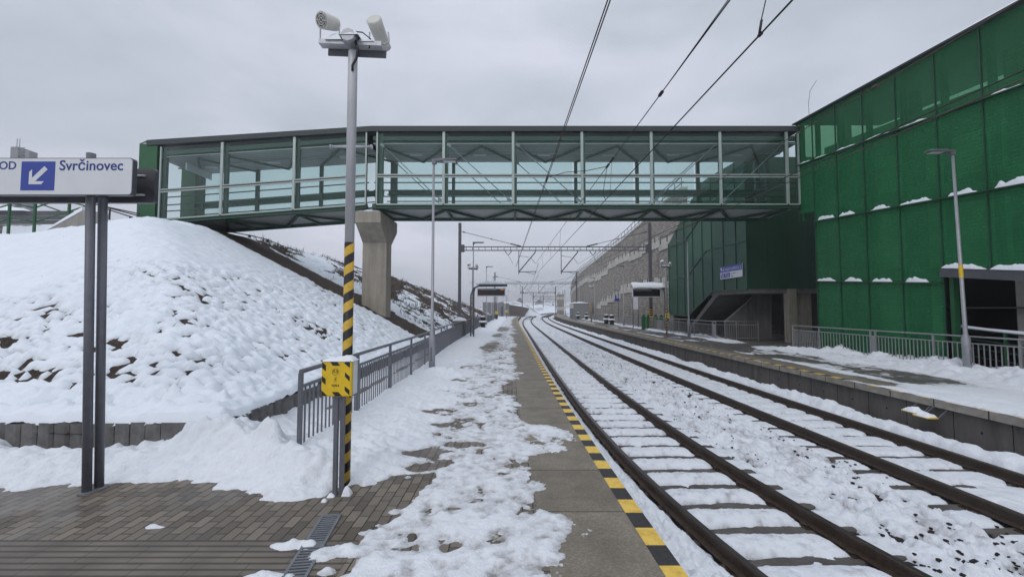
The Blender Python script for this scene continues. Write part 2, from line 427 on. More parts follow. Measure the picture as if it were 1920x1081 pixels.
def mesh_mat(name, a, b, see=0.2):
    t = NT(name); p = t.position(); x, y, z = t.sep(p)
    zz = t.math('SUBTRACT', z, t.math('MULTIPLY', y, 0.073))
    row = t.math('SINE', t.math('ADD', t.math('MULTIPLY', zz, 62.0), t.math('MULTIPLY', t.noise(p, 3.0, 3), 4.0)))
    v = t.n('ShaderNodeTexVoronoi'); t.l(t.mapping(t.comb(0.0, y, zz), (1, 14, 26)), v.inputs['Vector']); v.inputs['Scale'].default_value = 1
    n = t.noise(p, 0.9, 5, 0.6); g = t.noise(p, 14, 3, 0.6)
    c = t.ramp(n, [(0.3, a), (0.7, b)])
    c = t.mix(0.35, c, t.ramp(g, [(0.3, 0.6), (0.7, 1.0)]), 'MULTIPLY')
    c = t.mix(0.34, c, t.ramp(row, [(0.1, 0.45), (0.9, 1.0)]), 'MULTIPLY')
    s = t.pr(c, 0.5, 0.0, t.bump(t.math('ADD', row, t.math('MULTIPLY', v.outputs['Distance'], 1.5)), 0.4, 0.01), 0.35)
    tr = t.n('ShaderNodeBsdfTransparent'); tr.inputs[0].default_value = (0.7, 1, 0.78, 1)
    m = t.n('ShaderNodeMixShader'); t.l(t.math('MULTIPLY', t.ramp(t.noise(p, 22, 2), [(0.3, 0.6), (0.7, 1.0)]), see), m.inputs[0]); t.l(s, m.inputs[1]); t.l(tr.outputs[0], m.inputs[2])
    return t.done(m.outputs[0])
m_mesh = mesh_mat('green_mesh', (0.011, 0.165, 0.058), (0.024, 0.225, 0.088), 0.46)
m_mesh_top = mesh_mat('green_mesh_open', (0.016, 0.145, 0.060), (0.030, 0.195, 0.088), 0.62)
m_grate = simple('grate_steel', (0.20, 0.215, 0.235), 0.5, 0.4)
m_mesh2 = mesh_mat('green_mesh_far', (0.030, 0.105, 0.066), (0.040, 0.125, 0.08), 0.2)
def brick_wall_mat():
    t = NT('stone_blocks'); p = t.position(); x, y, z = t.sep(p)
    b = t.n('ShaderNodeTexBrick'); t.l(t.comb(y, z), b.inputs['Vector'])
    b.inputs['Scale'].default_value = 1; b.inputs['Brick Width'].default_value = 0.52; b.inputs['Row Height'].default_value = 0.2
    b.inputs['Mortar Size'].default_value = 0.022; b.inputs['Mortar Smooth'].default_value = 0.3
    b.inputs['Color1'].default_value = (0.29, 0.265, 0.235, 1); b.inputs['Color2'].default_value = (0.45, 0.42, 0.375, 1); b.inputs['Mortar'].default_value = (0.12, 0.115, 0.11, 1)
    n = t.noise(t.mapping(p, (1, 1, .2)), 0.8, 5, 0.65); q = t.noise(p, 2.6, 5, 0.7)
    c = t.mix(t.ramp(n, [(0.56, 0.0), (0.72, 0.7)]), b.outputs['Color'], (0.13, 0.10, 0.085))
    c = t.mix(t.ramp(q, [(0.6, 0.0), (0.75, 0.5)]), c, (0.5, 0.49, 0.46))
    return t.done(t.pr(c, 0.9, 0, t.bump(t.math('SUBTRACT', 1.0, b.outputs['Fac']), 0.8, 0.05), 0.2))
m_brick = brick_wall_mat()
def helix_mat():
    t = NT('hazard_helix'); p = t.coord('Object'); x, y, z = t.sep(p)
    a = t.math('DIVIDE', t.math('ARCTAN2', y, x), 2 * PI)
    f = t.math('GREATER_THAN', t.math('FRACT', t.math('SUBTRACT', t.math('ADD', t.math('DIVIDE', z, 0.204), 0.12), a)), 0.5)
    n = t.noise(p, 25, 4)
    c = t.mix(f, t.ramp(n, [(0.3, (0.012, 0.012, 0.013)), (0.7, (0.022, 0.021, 0.02))]), t.ramp(n, [(0.3, (0.50, 0.315, 0.03)), (0.7, (0.62, 0.40, 0.05))]))
    return t.done(t.pr(c, 0.45, 0, None, 0.4))
m_helix = helix_mat()
def screen_mat():
    t = NT('display_glass'); return t.done(t.pr((0.01, 0.01, 0.013), 0.15, 0, None, 0.5))
m_screen = screen_mat()
def emit_mat(name, col, st):
    t = NT(name); e = t.n('ShaderNodeEmission'); e.inputs[0].default_value = (*col, 1); e.inputs[1].default_value = st; return t.done(e.outputs[0])
m_led = emit_mat('led_amber', (1.0, 0.35, 0.08), 0.9); m_led_r = emit_mat('led_red', (1.0, 0.12, 0.08), 0.16)
def rail_mat():
    t = NT('rail_steel'); p = t.position(); n = t.noise(p, 14, 5, 0.65)
    nz = t.sep(t.n('ShaderNodeNewGeometry').outputs['Normal'])[2]
    c = t.ramp(n, [(0.3, (0.034, 0.023, 0.017)), (0.7, (0.072, 0.048, 0.034))])
    return t.done(t.pr(c, 0.5, 0.25, t.bump(n, 0.3, 0.004), 0.4))
m_rail = rail_mat()
m_railtop = simple('polished_rail_head', (0.10, 0.09, 0.085), 0.33, 0.8, 0.2, 10)
m_rust = simple('rusty_rail', (0.05, 0.035, 0.026), 0.6, 0.2, 0.3, 14, 0.2)
m_rusttop = simple('rusty_rail_head', (0.08, 0.06, 0.047), 0.45, 0.5, 0.25, 14)
def leaf_mat(name, col):
    t = NT(name); o = t.n('ShaderNodeObjectInfo'); n = t.noise(t.position(), 0.8, 4)
    return t.done(t.pr(t.ramp(n, [(0.3, tuple(x * .6 for x in col)), (0.7, tuple(x * 1.3 for x in col))]), 0.8, 0, None, 0.2))
m_leaf = leaf_mat('bare_twigs', (0.06, 0.06, 0.055)); m_ever = leaf_mat('conifer_needles', (0.035, 0.05, 0.042)); m_bark = simple('bark', (0.06, 0.05, 0.045), 0.9)
m_dry = leaf_mat('dry_grass_blades', (0.105, 0.08, 0.055))
m_stone = soil_mat('ballast_stones', (0.035, 0.03, 0.03), (0.085, 0.07, 0.065), 20.0)
# ================================================================== ground, platforms, track bed
g = MB(); g.add([(-1400, -300, -1.05), (1400, -300, -1.05), (1400, 1500, -1.05), (-1400, 1500, -1.05)], [(0, 1, 2, 3)]); g.build('ground', m_snow, kind='structure')
def ribbon(name, Ys, fa, fb, za, zb, mat, parent=None):
    Ys = np.asarray(Ys, float); a = fa(Ys) + 0 * Ys; b = fb(Ys) + 0 * Ys
    v = []
    for i, y in enumerate(Ys): v += [(a[i], y, za), (b[i], y, zb)]
    f = [(2 * i, 2 * i + 1, 2 * i + 3, 2 * i + 2) for i in range(len(Ys) - 1)]
    m = MB(); m.add(v, f); return m.build(name, mat, parent, kind='structure')
YP = np.arange(-1, 94.01, 1.0); YP2 = np.arange(-1, 122.01, 1.0); YT = np.arange(-2, 262.01, 2.0)
ribbon('platform', YP, lambda y: E1(y) * 0 - 4.3, lambda y: E1(y) - 0.97, 0, 0, m_paver)
m = MB(); m.add([(-14, -1, 0), (-4.3, -1, 0), (-4.3, 6.4, 0), (-14, 6.4, 0)], [(0, 1, 2, 3)]); m.build('pavement', m_paver, kind='structure')
ribbon('platform_edge', YP, lambda y: E1(y) - 0.97, lambda y: E1(y) - 0.16, 0.002, 0.002, m_slab)
ribbon('edge_marking', YP, lambda y: E1(y) - 0.16, lambda y: E1(y), 0.004, 0.004, m_edge)
ribbon('platform_face', YP, lambda y: E1(y), lambda y: E1(y) + 0.001, 0.004, -1.06, m_pwall)
yy = 94.0; e = float(E1(yy)); m = MB(); m.add([(-4.3, yy, 0.0), (e, yy, 0.0), (e, yy, -1.06), (-4.3, yy, -1.06)], [(0, 1, 2, 3)]); m.build('platform_end', m_conc_d, kind='structure')
def groove_mat():
    t = NT('grooved_tactile'); p = t.position(); x, y, z = t.sep(p)
    w = t.math('ABSOLUTE', t.math('SUBTRACT', t.math('FRACT', t.math('DIVIDE', y, 0.075)), 0.5))
    jx = t.math('LESS_THAN', t.math('FRACT', t.math('DIVIDE', t.math('ADD', x, t.math('MULTIPLY', t.math('FLOOR', t.math('DIVIDE', y, 0.2)), 0.13)), 0.4)), 0.012)
    n = t.noise(p, 2, 5); c = t.ramp(n, [(0.3, (0.10, 0.086, 0.068)), (0.7, (0.19, 0.165, 0.132))])
    c = t.mix(t.ramp(w, [(0.1, 0.8), (0.22, 0.0)]), c, (0.035, 0.031, 0.028)); c = t.mix(jx, c, (0.02, 0.02, 0.02))
    return t.done(t.pr(c, 0.55, 0, t.bump(w, 0.5, 0.01), 0.4))
m = MB(); m.add([(-9, 2.96, 0.004), (-1.25, 2.96, 0.004), (-1.25, 3.5, 0.004), (-9, 3.5, 0.004)], [(0, 1, 2, 3)]); m.build('tactile_paving', groove_mat(), kind='structure')
m = MB(); m.add([(-0.05, 2.2, 0.005), (0.25, 2.2, 0.005), (0.25, 3.02, 0.005), (-0.05, 3.02, 0.005)], [(0, 1, 2, 3)]); m.build('tactile_marking', m_tact, kind='structure')
m = MB(); m.add([(-0.35, 2.2, 0.005), (-0.05, 2.2, 0.005), (-0.05, 3.02, 0.005), (-0.35, 3.02, 0.005)], [(0, 1, 2, 3)]); m.build('tactile_marking', m_red, kind='structure')
# the platform across the tracks
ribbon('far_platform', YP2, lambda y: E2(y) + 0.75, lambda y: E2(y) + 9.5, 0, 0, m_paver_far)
ribbon('far_platform_edge', YP2, lambda y: E2(y) + 0.19, lambda y: E2(y) + 0.75, 0.002, 0.002, m_slab)
ribbon('far_edge_marking', YP2, lambda y: E2(y), lambda y: E2(y) + 0.19, 0.003, 0.003, m_edge2)
def lip_mat():
    t = NT('platform_lip'); p = t.position(); x, y, z = t.sep(p)
    j = t.math('LESS_THAN', t.math('FRACT', t.math('ADD', y, 0.25)), 0.025); n = t.noise(p, 4, 6, 0.65)
    c = t.mix(j, t.ramp(n, [(0.3, (0.20, 0.185, 0.16)), (0.7, (0.36, 0.335, 0.30))]), (0.03, 0.03, 0.03))
    return t.done(t.pr(c, 0.8, 0, t.bump(n, 0.4, 0.01), 0.3))
m_lip = lip_mat()
ribbon('far_platform_lip', YP2, lambda y: E2(y), lambda y: E2(y), 0.003, -0.15, m_lip)
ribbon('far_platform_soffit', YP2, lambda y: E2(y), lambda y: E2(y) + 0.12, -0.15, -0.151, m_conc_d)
ribbon('far_platform_face', YP2, lambda y: E2(y) + 0.12, lambda y: E2(y) + 0.12, -0.15, -0.98, m_pwall)
ribbon('drain_channel', YP2, lambda y: E2(y) - 0.22, lambda y: E2(y) + 0.12, -0.93, -0.90, m_conc_d)
ribbon('ballast_bed', np.arange(0, 261, 1.0), lambda y: E1(y) + 0.002, lambda y: C2(y) + 1.75, -0.757, -0.757, m_ballast)
ribbon('ballast_shoulder', np.arange(0, 261, 1.0), lambda y: C2(y) + 1.75, lambda y: C2(y) + 2.25, -0.757, -0.96, m_ballast)
ribbon('track_bed', np.arange(108, 261, 2.0), lambda y: C1(y) - 3.0, lambda y: C2(y) + 4.0, -0.735, -0.735, m_snow_track)
# ------------------------------------------------------------------ snow on the near platform
def walk_snow(X, Y):
    E = E1(Y); u = X - E
    rb = -0.80 + 0.34 * fbm(Y * 0.55, X * 0 + 3.1, 2, 4) + 0.20 * fbm(Y * 2.1, X * 1.2, 3, 9) + 0.32 * gauss(Y, 0, 6.1, 0, 0.55, 1) + 0.22 * gauss(Y, 0, 3.6, 0, .35, 1) - 0.14 * gauss(Y, 0, 5.2, 0, 0.5, 1) - 0.22 * gauss(Y, 0, 9.6, 0, 1.0, 1)
    cov = np.clip((rb - u) / 0.22, -1.6, 1)
    h = 0.024 * cov + 0.014 * sstep(3.7, 3.2, Y) - 0.008 * sstep(-1.5, -0.9, X) + 0.020 * fbm(X * 2.6, Y * 2.2, 3, 1) + 0.015 * fbm(X * 10, Y * 10, 3, 2) + 0.007 * fbm(X * 38, Y * 38, 2, 6)
    f1, f2, idr = cells(X * 3.6 + .45 * vn(X * 4, Y * 4, 27) + .2 * vn(X * 11, Y * 11, 28), Y * 2.9 + .45 * vn(X * 4, Y * 4, 29) + .2 * vn(X * 11, Y * 11, 30), 2)
    foot = np.clip(1 - (f1 / 0.42) ** 4, 0, 1) * (idr > 0.45) * sstep(-1.9, -1.2, X)
    h = h - 0.016 * foot
    # thicker towards the railing
    thick = 0.075 * sstep(-1.0, -2.1, X + 0.25 * vn(Y * 0.9, X * 0.9, 8)) + 0.04 * sstep(-2.0, -2.8, X)
    # bare bricks
    for cx, cy, rx, ry, a in ((-1.35, 21.0, .6, 2.6, .07), (-1.6, 13.5, .35, .9, .06), (-1.7, 11.1, .42, .5, .08), (-1.55, 9.5, .25, .22, .06), (-1.52, 7.75, .33, .22, .10), (-1.15, 6.9, .22, .15, .07),
                              (-1.28, 5.55, .34, .16, .10), (-0.75, 5.9, .22, .12, .05), (-1.0, 5.1, .18, .13, .06), (-0.62, 3.35, .2, .1, .035), (-1.2, 29, .6, 2.0, .05), (-0.9, 38, .7, 4, .04), (-2.2, 52, .7, 4, .08)):
        h = h - a * gauss(X + .18 * vn(X * 4.5, Y * 4.5, 5) + .07 * vn(X * 13, Y * 13, 6), Y + (.12 * vn(X * 5, Y * 5, 15) + .05 * vn(X * 14, Y * 14, 16)) * np.clip(Y / 8, .6, 2), cx, cy, rx, ry)
    # swept corner in front
    Ye = np.interp(X, [-9, -5.5, -4.7, -3.7, -2.8, -2.33, -2.0, -1.76, -1.35, -0.88, -0.6], [4.5, 4.45, 4.62, 4.72, 4.5, 4.2, 4.36, 4.48, 4.78, 4.98, 4.9])
    xb = np.interp(Y, [1.5, 2.95, 3.25, 3.5, 3.87, 4.2, 4.9, 5.2], [-1.2, -1.18, -1.1, -1.21, -1.02, -0.92, -0.82, -1.0])
    b = np.minimum(Ye - Y, xb - X) + 0.12 * fbm(X * 5, Y * 5, 4, 12) + 0.09 * (cells(X * 6.5, Y * 6.5, 23)[0] - 0.45)
    far = sstep(-1.0, -1.9, X)
    edge = 0.14 * sstep(0.0, 0.07, -b) + 0.86 * sstep(0.03, 0.55, -b); h = h + thick * edge
    lump = 0.0
    c1, c2, ci = cells(X * 5.5, Y * 5.5, 7); lump = (0.06 * np.clip(1 - c1 * 1.25, 0, 1) + 0.045 * fbm(X * 4, Y * 4, 4, 14) + 0.02 * fbm(X * 19, Y * 19, 3, 15))
    bank = far * (0.02 + lump) * edge * (1 - sstep(5.8, 8.5, Y) * 0.75)
    h = h + bank
    for cx, cy, rx, ry, a in ((-3.02, 5.3, .17, .13, .33), (-2.75, 4.95, .5, .26, .10), (-3.5, 5.4, .45, .2, .15), (-4.05, 5.45, .30, .18, .20), (-6.95, 5.45, .4, .12, .20), (-2.2, 4.85, .3, .2, .06), (-3.75, 5.75, .3, .4, .2), (-2.3, 9.0, .3, 1.5, .06), (-2.0, 11.9, .5, .4, .12)):
        h = h + a * edge * gauss(X, Y, cx + .05 * vn(Y * 9, X * 9, 3), cy, rx, ry) * (1 + 0.35 * fbm(X * 9, Y * 9, 3, 18))
    h = h - 0.16 * gauss(X, Y, -5.9, 5.5, .75, .16) - 0.05 * sstep(-3.9, -4.6, X) * sstep(5.0, 5.4, Y)
    h = np.where(b > 0, np.minimum(h, 0.025 - b * 0.5 + .012 * fbm(X * 20, Y * 20, 2, 19)), h)
    # a few crumbs and patches left on the swept bricks
    for cx, cy, rx, ry, a in ((-1.72, 3.42, .22, .07, .05), (-1.46, 3.3, .14, .10, .045), (-1.3, 3.35, .18, .09, .05), (-1.02, 3.98, .12, .06, .045), (-1.72, 3.02, .2, .07, .05), (-1.32, 3.07, .08, .06, .04), (-3.1, 3.7, .1, .03, .035), (-1.2, 3.62, .1, .05, .04)):
        h = np.maximum(h, a * gauss(X, Y, cx, cy, rx, ry) * (1.1 + 0.9 * fbm(X * 14, Y * 14, 3, 21)) - 0.018)
    # beyond the railing: strip of bare gravel under the wall
    h = h - 0.16 * gauss(X, Y * 0 + 6, -3.45, 6, .3, 1) * sstep(5.6, 6.6, Y)
    for py_ in np.arange(5.29, 14, 1.97): h = h - 0.05 * gauss(X, Y, -2.66 - .003 * py_, py_, .09, .09)
    h = h - 0.07 * gauss(X, Y, -2.36, 12.35, .16, .16) - 0.1 * gauss(X, Y, -1.78, 4.43, .11, .10)
    # never over the striped edge
    h = np.where(u > -0.22, np.minimum(h, -0.02), h)
    h = np.maximum(h, -0.03)
    dirt = np.clip(1 - h / 0.026, 0, 1) * 0.85 + 0.22 * foot
    dirt = dirt * (1 - far) + far * 0.15 * np.clip(1 - h / 0.02, 0, 1)
    return h, dirt
def walk_patch(xs, ys, rel):
    U, Y = np.meshgrid(xs, ys); X = U + (E1(Y) if rel else 0)
    h, d = walk_snow(X, Y)
    return grid('snow_cover', X, Y, h, m_snow_walk, {'dirt': d}, h > -0.02)
walk_patch(np.linspace(-9, 1.25, 500), geom(1.9, 6.2, 0.0055), False)
walk_patch(np.linspace(-5.0, 0.02, 260), geom(6.17, 94, 0.0062), True)
# ------------------------------------------------------------------ snow in the tracks
SL0, SLP = 4.43, 0.595
def bed_snow(X, Y):
    a1 = X - C1(Y); a2 = X - C2(Y)
    ds = np.abs(((Y - SL0) / SLP + 0.5) % 1.0 - 0.5) * SLP
    n1 = fbm(X * 4.2, Y * 4.2, 4, 31); n2 = fbm(X * 14, Y * 14, 3, 32); n0 = fbm(X * 0.9, Y * 0.35, 3, 33)
    z = -0.69 + 0.022 * n1 + 0.012 * n2
    in1 = sstep(0.80, 0.70, np.abs(a1)); in2 = sstep(0.80, 0.70, np.abs(a2))
    sl = np.exp(-(ds / (0.102 + 0.055 * n1 + .03 * n2)) ** 4)
    z = z + in1 * (0.020 + 0.022 * np.cos(ds / SLP * 2 * np.pi + np.pi) + .014 * n2 - 0.115 * sl * np.clip(0.9 + 1.2 * n1 + .3 * n2, 0, 1.2))
    z = z + in2 * (0.028 - 0.095 * sl * np.clip(0.72 + 1.5 * n1 + 0.6 * n0, 0, 1.2))
    o1 = sstep(0.78, 0.9, a1) * sstep(1.35, 1.2, a1); o2 = sstep(-0.78, -0.9, a2) * sstep(-1.35, -1.2, a2)
    z = z - (o1 + o2) * 0.085 * sl * np.clip(0.75 + 1.1 * n1, 0, 1)
    for a in (a1, a2): z = z - 0.15 * np.exp(-((np.abs(a) - 0.75) / np.clip(0.105 + 0.06 * n1 + .04 * n2, .05, .2)) ** 2)
    mid = sstep(1.2, 1.5, a1) * sstep(-1.1, -1.35, a2)
    c1, c2, ci = cells(X * 4.6, Y * 4.6, 41); e1, e2, ei = cells(X * 10, Y * 10, 42)
    dens = np.clip(0.75 + 1.1 * fbm(X * 1.1, Y * 0.45, 3, 45) + 0.35 * np.exp(-((a1 - 2.0) / 0.5) ** 2), 0, 1.3)
    blk = (0.055 * np.clip(1 - (c1 / .6) ** 2, 0, 1) * (ci > 0.72) + 0.035 * np.clip(1 - (e1 / .6) ** 2, 0, 1) * (ei > 0.5) + 0.02 * np.clip(fbm(X * 7, Y * 7, 3, 47) * 2, 0, 1)) * (1 + .5 * n2)
    z = z + mid * (blk - 0.018 - 0.085 * dens * np.clip(fbm(X * 8, Y * 5, 3, 53) * 3.4 + 0.05, 0, 1) * (1 - np.clip(blk * 14, 0, 1)) + 0.03 * n1 + 0.012 * fbm(X * 30, Y * 30, 2, 46))
    lf = sstep(-0.8, -1.15, a1)
    z = z + lf * (0.05 + 0.10 * sstep(-0.95, -1.4, a1) + 0.07 * np.clip(1 - (e1 / .62) ** 2, 0, 1) + 0.05 * np.clip(1 - (c1 / .6) ** 2, 0, 1) + 0.05 * n1 + .02 * n2)
    rg = sstep(0.8, 1.0, a2)
    z = z + rg * (0.02 + (0.20 + 0.10 * fbm(Y * 0.5, X * 0, 2, 48)) * np.exp(-((a2 - 1.25 - 0.12 * vn(Y * .7, X * 0, 49)) / 0.26) ** 2) + 0.05 * n1 + 0.05 * np.clip(1 - c1 * 1.3, 0, 1))
    z = z - 0.5 * sstep(1.52, 1.95, a2 + 0.16 * vn(Y * 1.6, X * 0 + 2, 50) + 0.05 * n2)
    z = np.maximum(z, -0.98)
    dirt = np.clip((-0.735 - z) * 30 + 0.5, 0, 1) * 0.6 * (1 - rg) + 0.55 * mid * np.clip(fbm(X * 3, Y * 3, 3, 52) * 1.6, 0, 1) + 0.12 * o1 + 0.55 * (in1 + .6 * in2) * np.clip(n2 * 1.4 + n1 * .8 - .1, 0, 1)
    return z, dirt
def bed_patch(nx, ys):
    u, Y = np.meshgrid(np.linspace(0, 1, nx), ys); a = E1(Y) + 0.006; b = C2(Y) + 2.1
    X = a + u * (b - a); z, d = bed_snow(X, Y)
    return grid('snow_bed', X, Y, z, m_snow_track, {'dirt': d}, z > -0.80)
bed_patch(330, geom(3.2, 30, 0.0055)); bed_patch(150, geom(29.9, 110, 0.006))
# loose stones in the gaps
m = MB(); rg = random.Random(3)
for i in range(1500):
    y = 4.2 + 40 * rg.random() ** 2.0; u = rg.uniform(1.15, 3.1); x = float(C1(y)) + u
    if abs(float(fbm(np.array([x * 1.3]), np.array([y * .6]), 2, 45)[0])) > 0.35: continue
    zz = float(bed_snow(np.array([x]), np.array([y]))[0][0])
    if zz > -0.70 and rg.random() < 0.8: continue
    s = rg.uniform(0.008, 0.024) * (1.3 if rg.random() < .08 else 1); c = Vector((x, y, max(zz, -0.757) + s * 0.3)); v = []
    for k in range(8): v.append(c + Vector(((k & 1) * 2 - 1, (k >> 1 & 1) * 2 - 1, (k >> 2) * 1.4 - 0.7)) * s * rg.uniform(0.5, 1.0))
    m.add(v, [(0, 2, 3, 1), (4, 5, 7, 6), (0, 1, 5, 4), (1, 3, 7, 5), (3, 2, 6, 7), (2, 0, 4, 6)])
m.build('ballast_gravel', m_stone, kind='stuff')
# ------------------------------------------------------------------ snow on the platform across the tracks
def far_snow(X, Y):
    w = X - E2(Y)
    n = fbm(X * 1.5, Y * 0.75, 4, 61); n2 = fbm(X * 7, Y * 5, 4, 62)
    h = 0.036 * n + 0.016 * n2 - 0.010
    h = h - 0.03 * np.exp(-((w - 0.55) / 0.35) ** 2) * sstep(8.0, 11, Y) + 0.018 * np.exp(-((w - 1.05) / 0.14) ** 2) * sstep(9, 12, Y)
    h = h + 0.075 * sstep(11.6, 9.0, Y + 0.8 * w + 0.5 * n) * sstep(0.02, 0.15, w) + 0.05 * sstep(10.6, 9.2, Y - 0.2 * w + .4 * n) * sstep(0.5, 0.8, w)
    h = h + 0.022 * gauss(X, Y, 9.6, 12.2, .5, 2.3)
    c1, c2, ci = cells(X * 3.2, Y * 3.2, 63)
    bk = sstep(2.75, 3.5, w + 0.5 * n) * (0.07 + 0.13 * np.clip(1 - c1 * 1.2, 0, 1) + 0.08 * fbm(X * 2.5, Y * 2.5, 3, 64))
    gate = 1 - 0.95 * gauss(X * 0, Y, 0, 21.8, 1, 2.4)
    h = h + bk * gate * (1 - 0.4 * sstep(26, 34, Y)) - 0.02 * (1 - gate)
    for cx, cy, a in ((12.9, 16.5, .22), (12.95, 14.6, .2), (13.0, 12.6, .26), (12.5, 11.9, .16), (12.9, 10.4, .22), (12.3, 18.5, .12), (12.0, 9.5, .15)):
        h = h + a * gauss(X, Y, cx, cy, .38, .9) * (1 + .5 * n2)
    h = np.where((X > 12.75) & (Y > 19.3) & (Y < 36), -0.03, h)
    h = np.maximum(h, -0.03)
    return h, np.clip(1 - h / 0.02, 0, 1) * 0.75
u, Y = np.meshgrid(np.linspace(0.0, 4.6, 190), geom(5.5, 120, 0.007)); X = u + E2(Y); h, d = far_snow(X, Y)
grid('snow_patches', X, Y, h, m_snow_walk, {'dirt': d}, h > -0.02)
# ------------------------------------------------------------------ embankment
def emb(X, Y):
    d1 = -3.93 - X; d2 = Y - 5.66
    d = smin(d1, d2, 0.9)
    z = 0.33 + 0.52 * np.maximum(d, -0.2) - 0.06 * np.exp(-(d / 0.6) ** 2)
    top = np.interp(Y, [0, 20, 26, 46, 54, 60, 66, 76, 90, 100], [5.55, 5.6, 5.85, 5.85, 5.3, 4.0, 2.9, 1.6, 0.5, 0.0])
    top = np.where(Y < 17.5, np.minimum(top, np.interp(X, [-22, -18.2, -16.5, -15.2, -13.9, -13.0], [3.8, 3.95, 4.2, 4.35, 5.1, 5.7])), top)
    return smin(z, top + 0.12 * fbm(X * .25, Y * .2, 3, 71), 0.28)
def emb_layers(X, Y):
    b = emb(X, Y)
    l1, l2, li = cells(X * 4.2 + .5 * vn(X * 2.6, Y * 2.6, 3), Y * 7.0 + .5 * vn(X * 2.6, Y * 2.6, 4), 72)
    k1, k2, ki = cells(X * 2.1, Y * 2.6, 76)
    n = fbm(X * 1.2, Y * 1.2, 4, 73); n2 = fbm(X * 7, Y * 7, 3, 74)
    rough = 0.12 + 0.88 * sstep(-0.45, 0.3, fbm(X * .22, Y * .22, 2, 75) + 0.55 * sstep(3.6, 1.2, b) - 0.35 * sstep(2.8, 3.8, b) - 0.55 * sstep(-5.4, -4.1, X) * sstep(13, 8, Y) - 0.25 * sstep(2.6, 4.2, b) * sstep(20, 16, Y))
    soil = b + 0.05 * n + 0.03 * n2 + 0.05 * rough * np.clip(1 - k1, 0, 1)
    t = 0.075 + 0.02 * n + rough * (0.085 * np.clip(1 - (l1 / 0.58) ** 2, -0.75, 1) - 0.036 - 0.058 * np.clip(n * 1.9, -1, 1) + 0.03 * (li - .5) + .012 * n2) + .010 * fbm(X * 6, Y * 15, 3, 88) + .006 * fbm(X * 17, Y * 34, 2, 89)
    for cx, cy, rx, ry, a in ((-7.9, 6.62, 1.1, .17, .14), (-9.5, 6.9, 1.0, .3, .1), (-5.35, 7.15, .38, .14, .13), (-5.75, 11.9, .6, .45, .13), (-6.3, 8.4, .5, .25, .06), (-9.0, 8.3, .8, .3, .08), (-6.9, 7.3, .5, .2, .09), (-8.8, 7.4, .6, .2, .10), (-6.2, 7.0, .35, .12, .1), (-10.5, 8.8, .9, .25, .08), (-7.4, 9.8, .6, .25, .05), (-10.5, 11.0, .3, .2, .07), (-4.9, 9.0, .3, .3, .05)):
        t = t - a * gauss(X, Y, cx, cy, rx, ry) * np.clip(1.15 + 1.0 * n2 - 1.0 * np.clip(1 - l1 / .55, 0, 1), 0, 1.6)
    t = t - 0.20 * sstep(18.75, 19.3, Y + 0.18 * n) * sstep(22.5, 21.9, Y + 0.35 * n)             # bare soil kept dry by the footbridge
    y2 = sstep(21.5, 23.5, Y)
    t = t - y2 * (0.050 + 0.11 * np.clip(fbm(X * .5 + Y * .12, Y * .22, 3, 77) + 0.16, -0.3, 1) + 0.10 * np.clip(fbm(X * 2.2, Y * 1.1, 3, 78), -.4, 1) + 0.04 * sstep(26, 40, Y))
    near = np.minimum(-3.93 - X, Y - 5.66)
    t = t + 0.10 * sstep(0.75, 0.1, near) * (1 - 0.6 * sstep(12, 16, Y)) * (0.6 + 0.6 * fbm(X * 3, Y * 3, 3, 79))
    t = t + 0.12 * gauss(X, Y, -4.4, 6.15, .5, .4) + sstep(0.8, 0.2, near) * 0.03 * fbm(X * 11, Y * 11, 2, 80)
    return soil, t
xs = -3.84 - np.concatenate([np.linspace(0, 7.2, 200), 7.2 + geom(0.05, 10.5, 0.02, 0.055)[1:]])[::-1]
ys = geom(5.56, 102, 0.0072, 0.035)
X, Y = np.meshgrid(xs, ys); soil, t = emb_layers(X, Y); nr = np.minimum(-3.93 + .11 - X, Y - 5.55); wl = .30; lipz = np.where(nr < .028, .33, 0.40) + (0.17 + 0.09 * fbm(X * 3.1, Y * 3.1, 3, 85)) * np.clip(nr / wl, 0, 1) ** (.42 + .2 * vn(X * 4, Y * 4, 86)) + .03 * fbm(X * 12, Y * 12, 2, 87); t = np.where(nr < wl, np.maximum(t * sstep(0, wl, nr), lipz - soil), t)
grid('embankment', X, Y, soil, m_soil, None, None, 'structure')
grid('embankment_snow', X, Y, np.where(t > -0.05, soil + t, soil - 0.05), m_snow_bank, {'dirt': np.clip(1 - t / 0.03, 0, 1) * 0.5 + 0.10 * np.clip(1 - t / 0.075, 0, 1)}, t > -0.02)
m = MB(); m.add([(-60, 17.3, 4.25), (-21, 17.3, 4.25), (-21, 60, 5.7), (-60, 60, 5.7)], [(0, 1, 2, 3)]); m.build('hill', m_snow, kind='structure')
# dry grass on the slope past the footbridge
m = MB(); rg = random.Random(8); npts = 9000
gx = np.array([rg.uniform(-15.5, -4.1) for _ in range(npts)]); gy = np.array([23 + 62 * rg.random() ** 1.3 for _ in range(npts)])
so, tt = emb_layers(gx, gy); sel = fbm(gx * .5 + gy * .12, gy * .22, 3, 77)
for i in range(npts):
    if sel[i] < -0.02 + rg.uniform(-.12, .12): continue
    hh = rg.uniform(0.12, 0.42) * (1.5 if rg.random() < .12 else 1); a = rg.uniform(0, 6.28); w = rg.uniform(.008, .02) * (1 + gy[i] / 50)
    b = Vector((gx[i], gy[i], so[i] - .02)); d = Vector((math.cos(a), math.sin(a), 0)); tip = b + Vector((rg.uniform(-.15, .15), rg.uniform(-.15, .15), hh))
    m.add([b - d * w, b + d * w, tip], [(0, 1, 2)])
m.build('dry_grass', m_dry, kind='stuff')
m = MB(); rg = random.Random(9); npts = 700                   # thin stalks nearer by
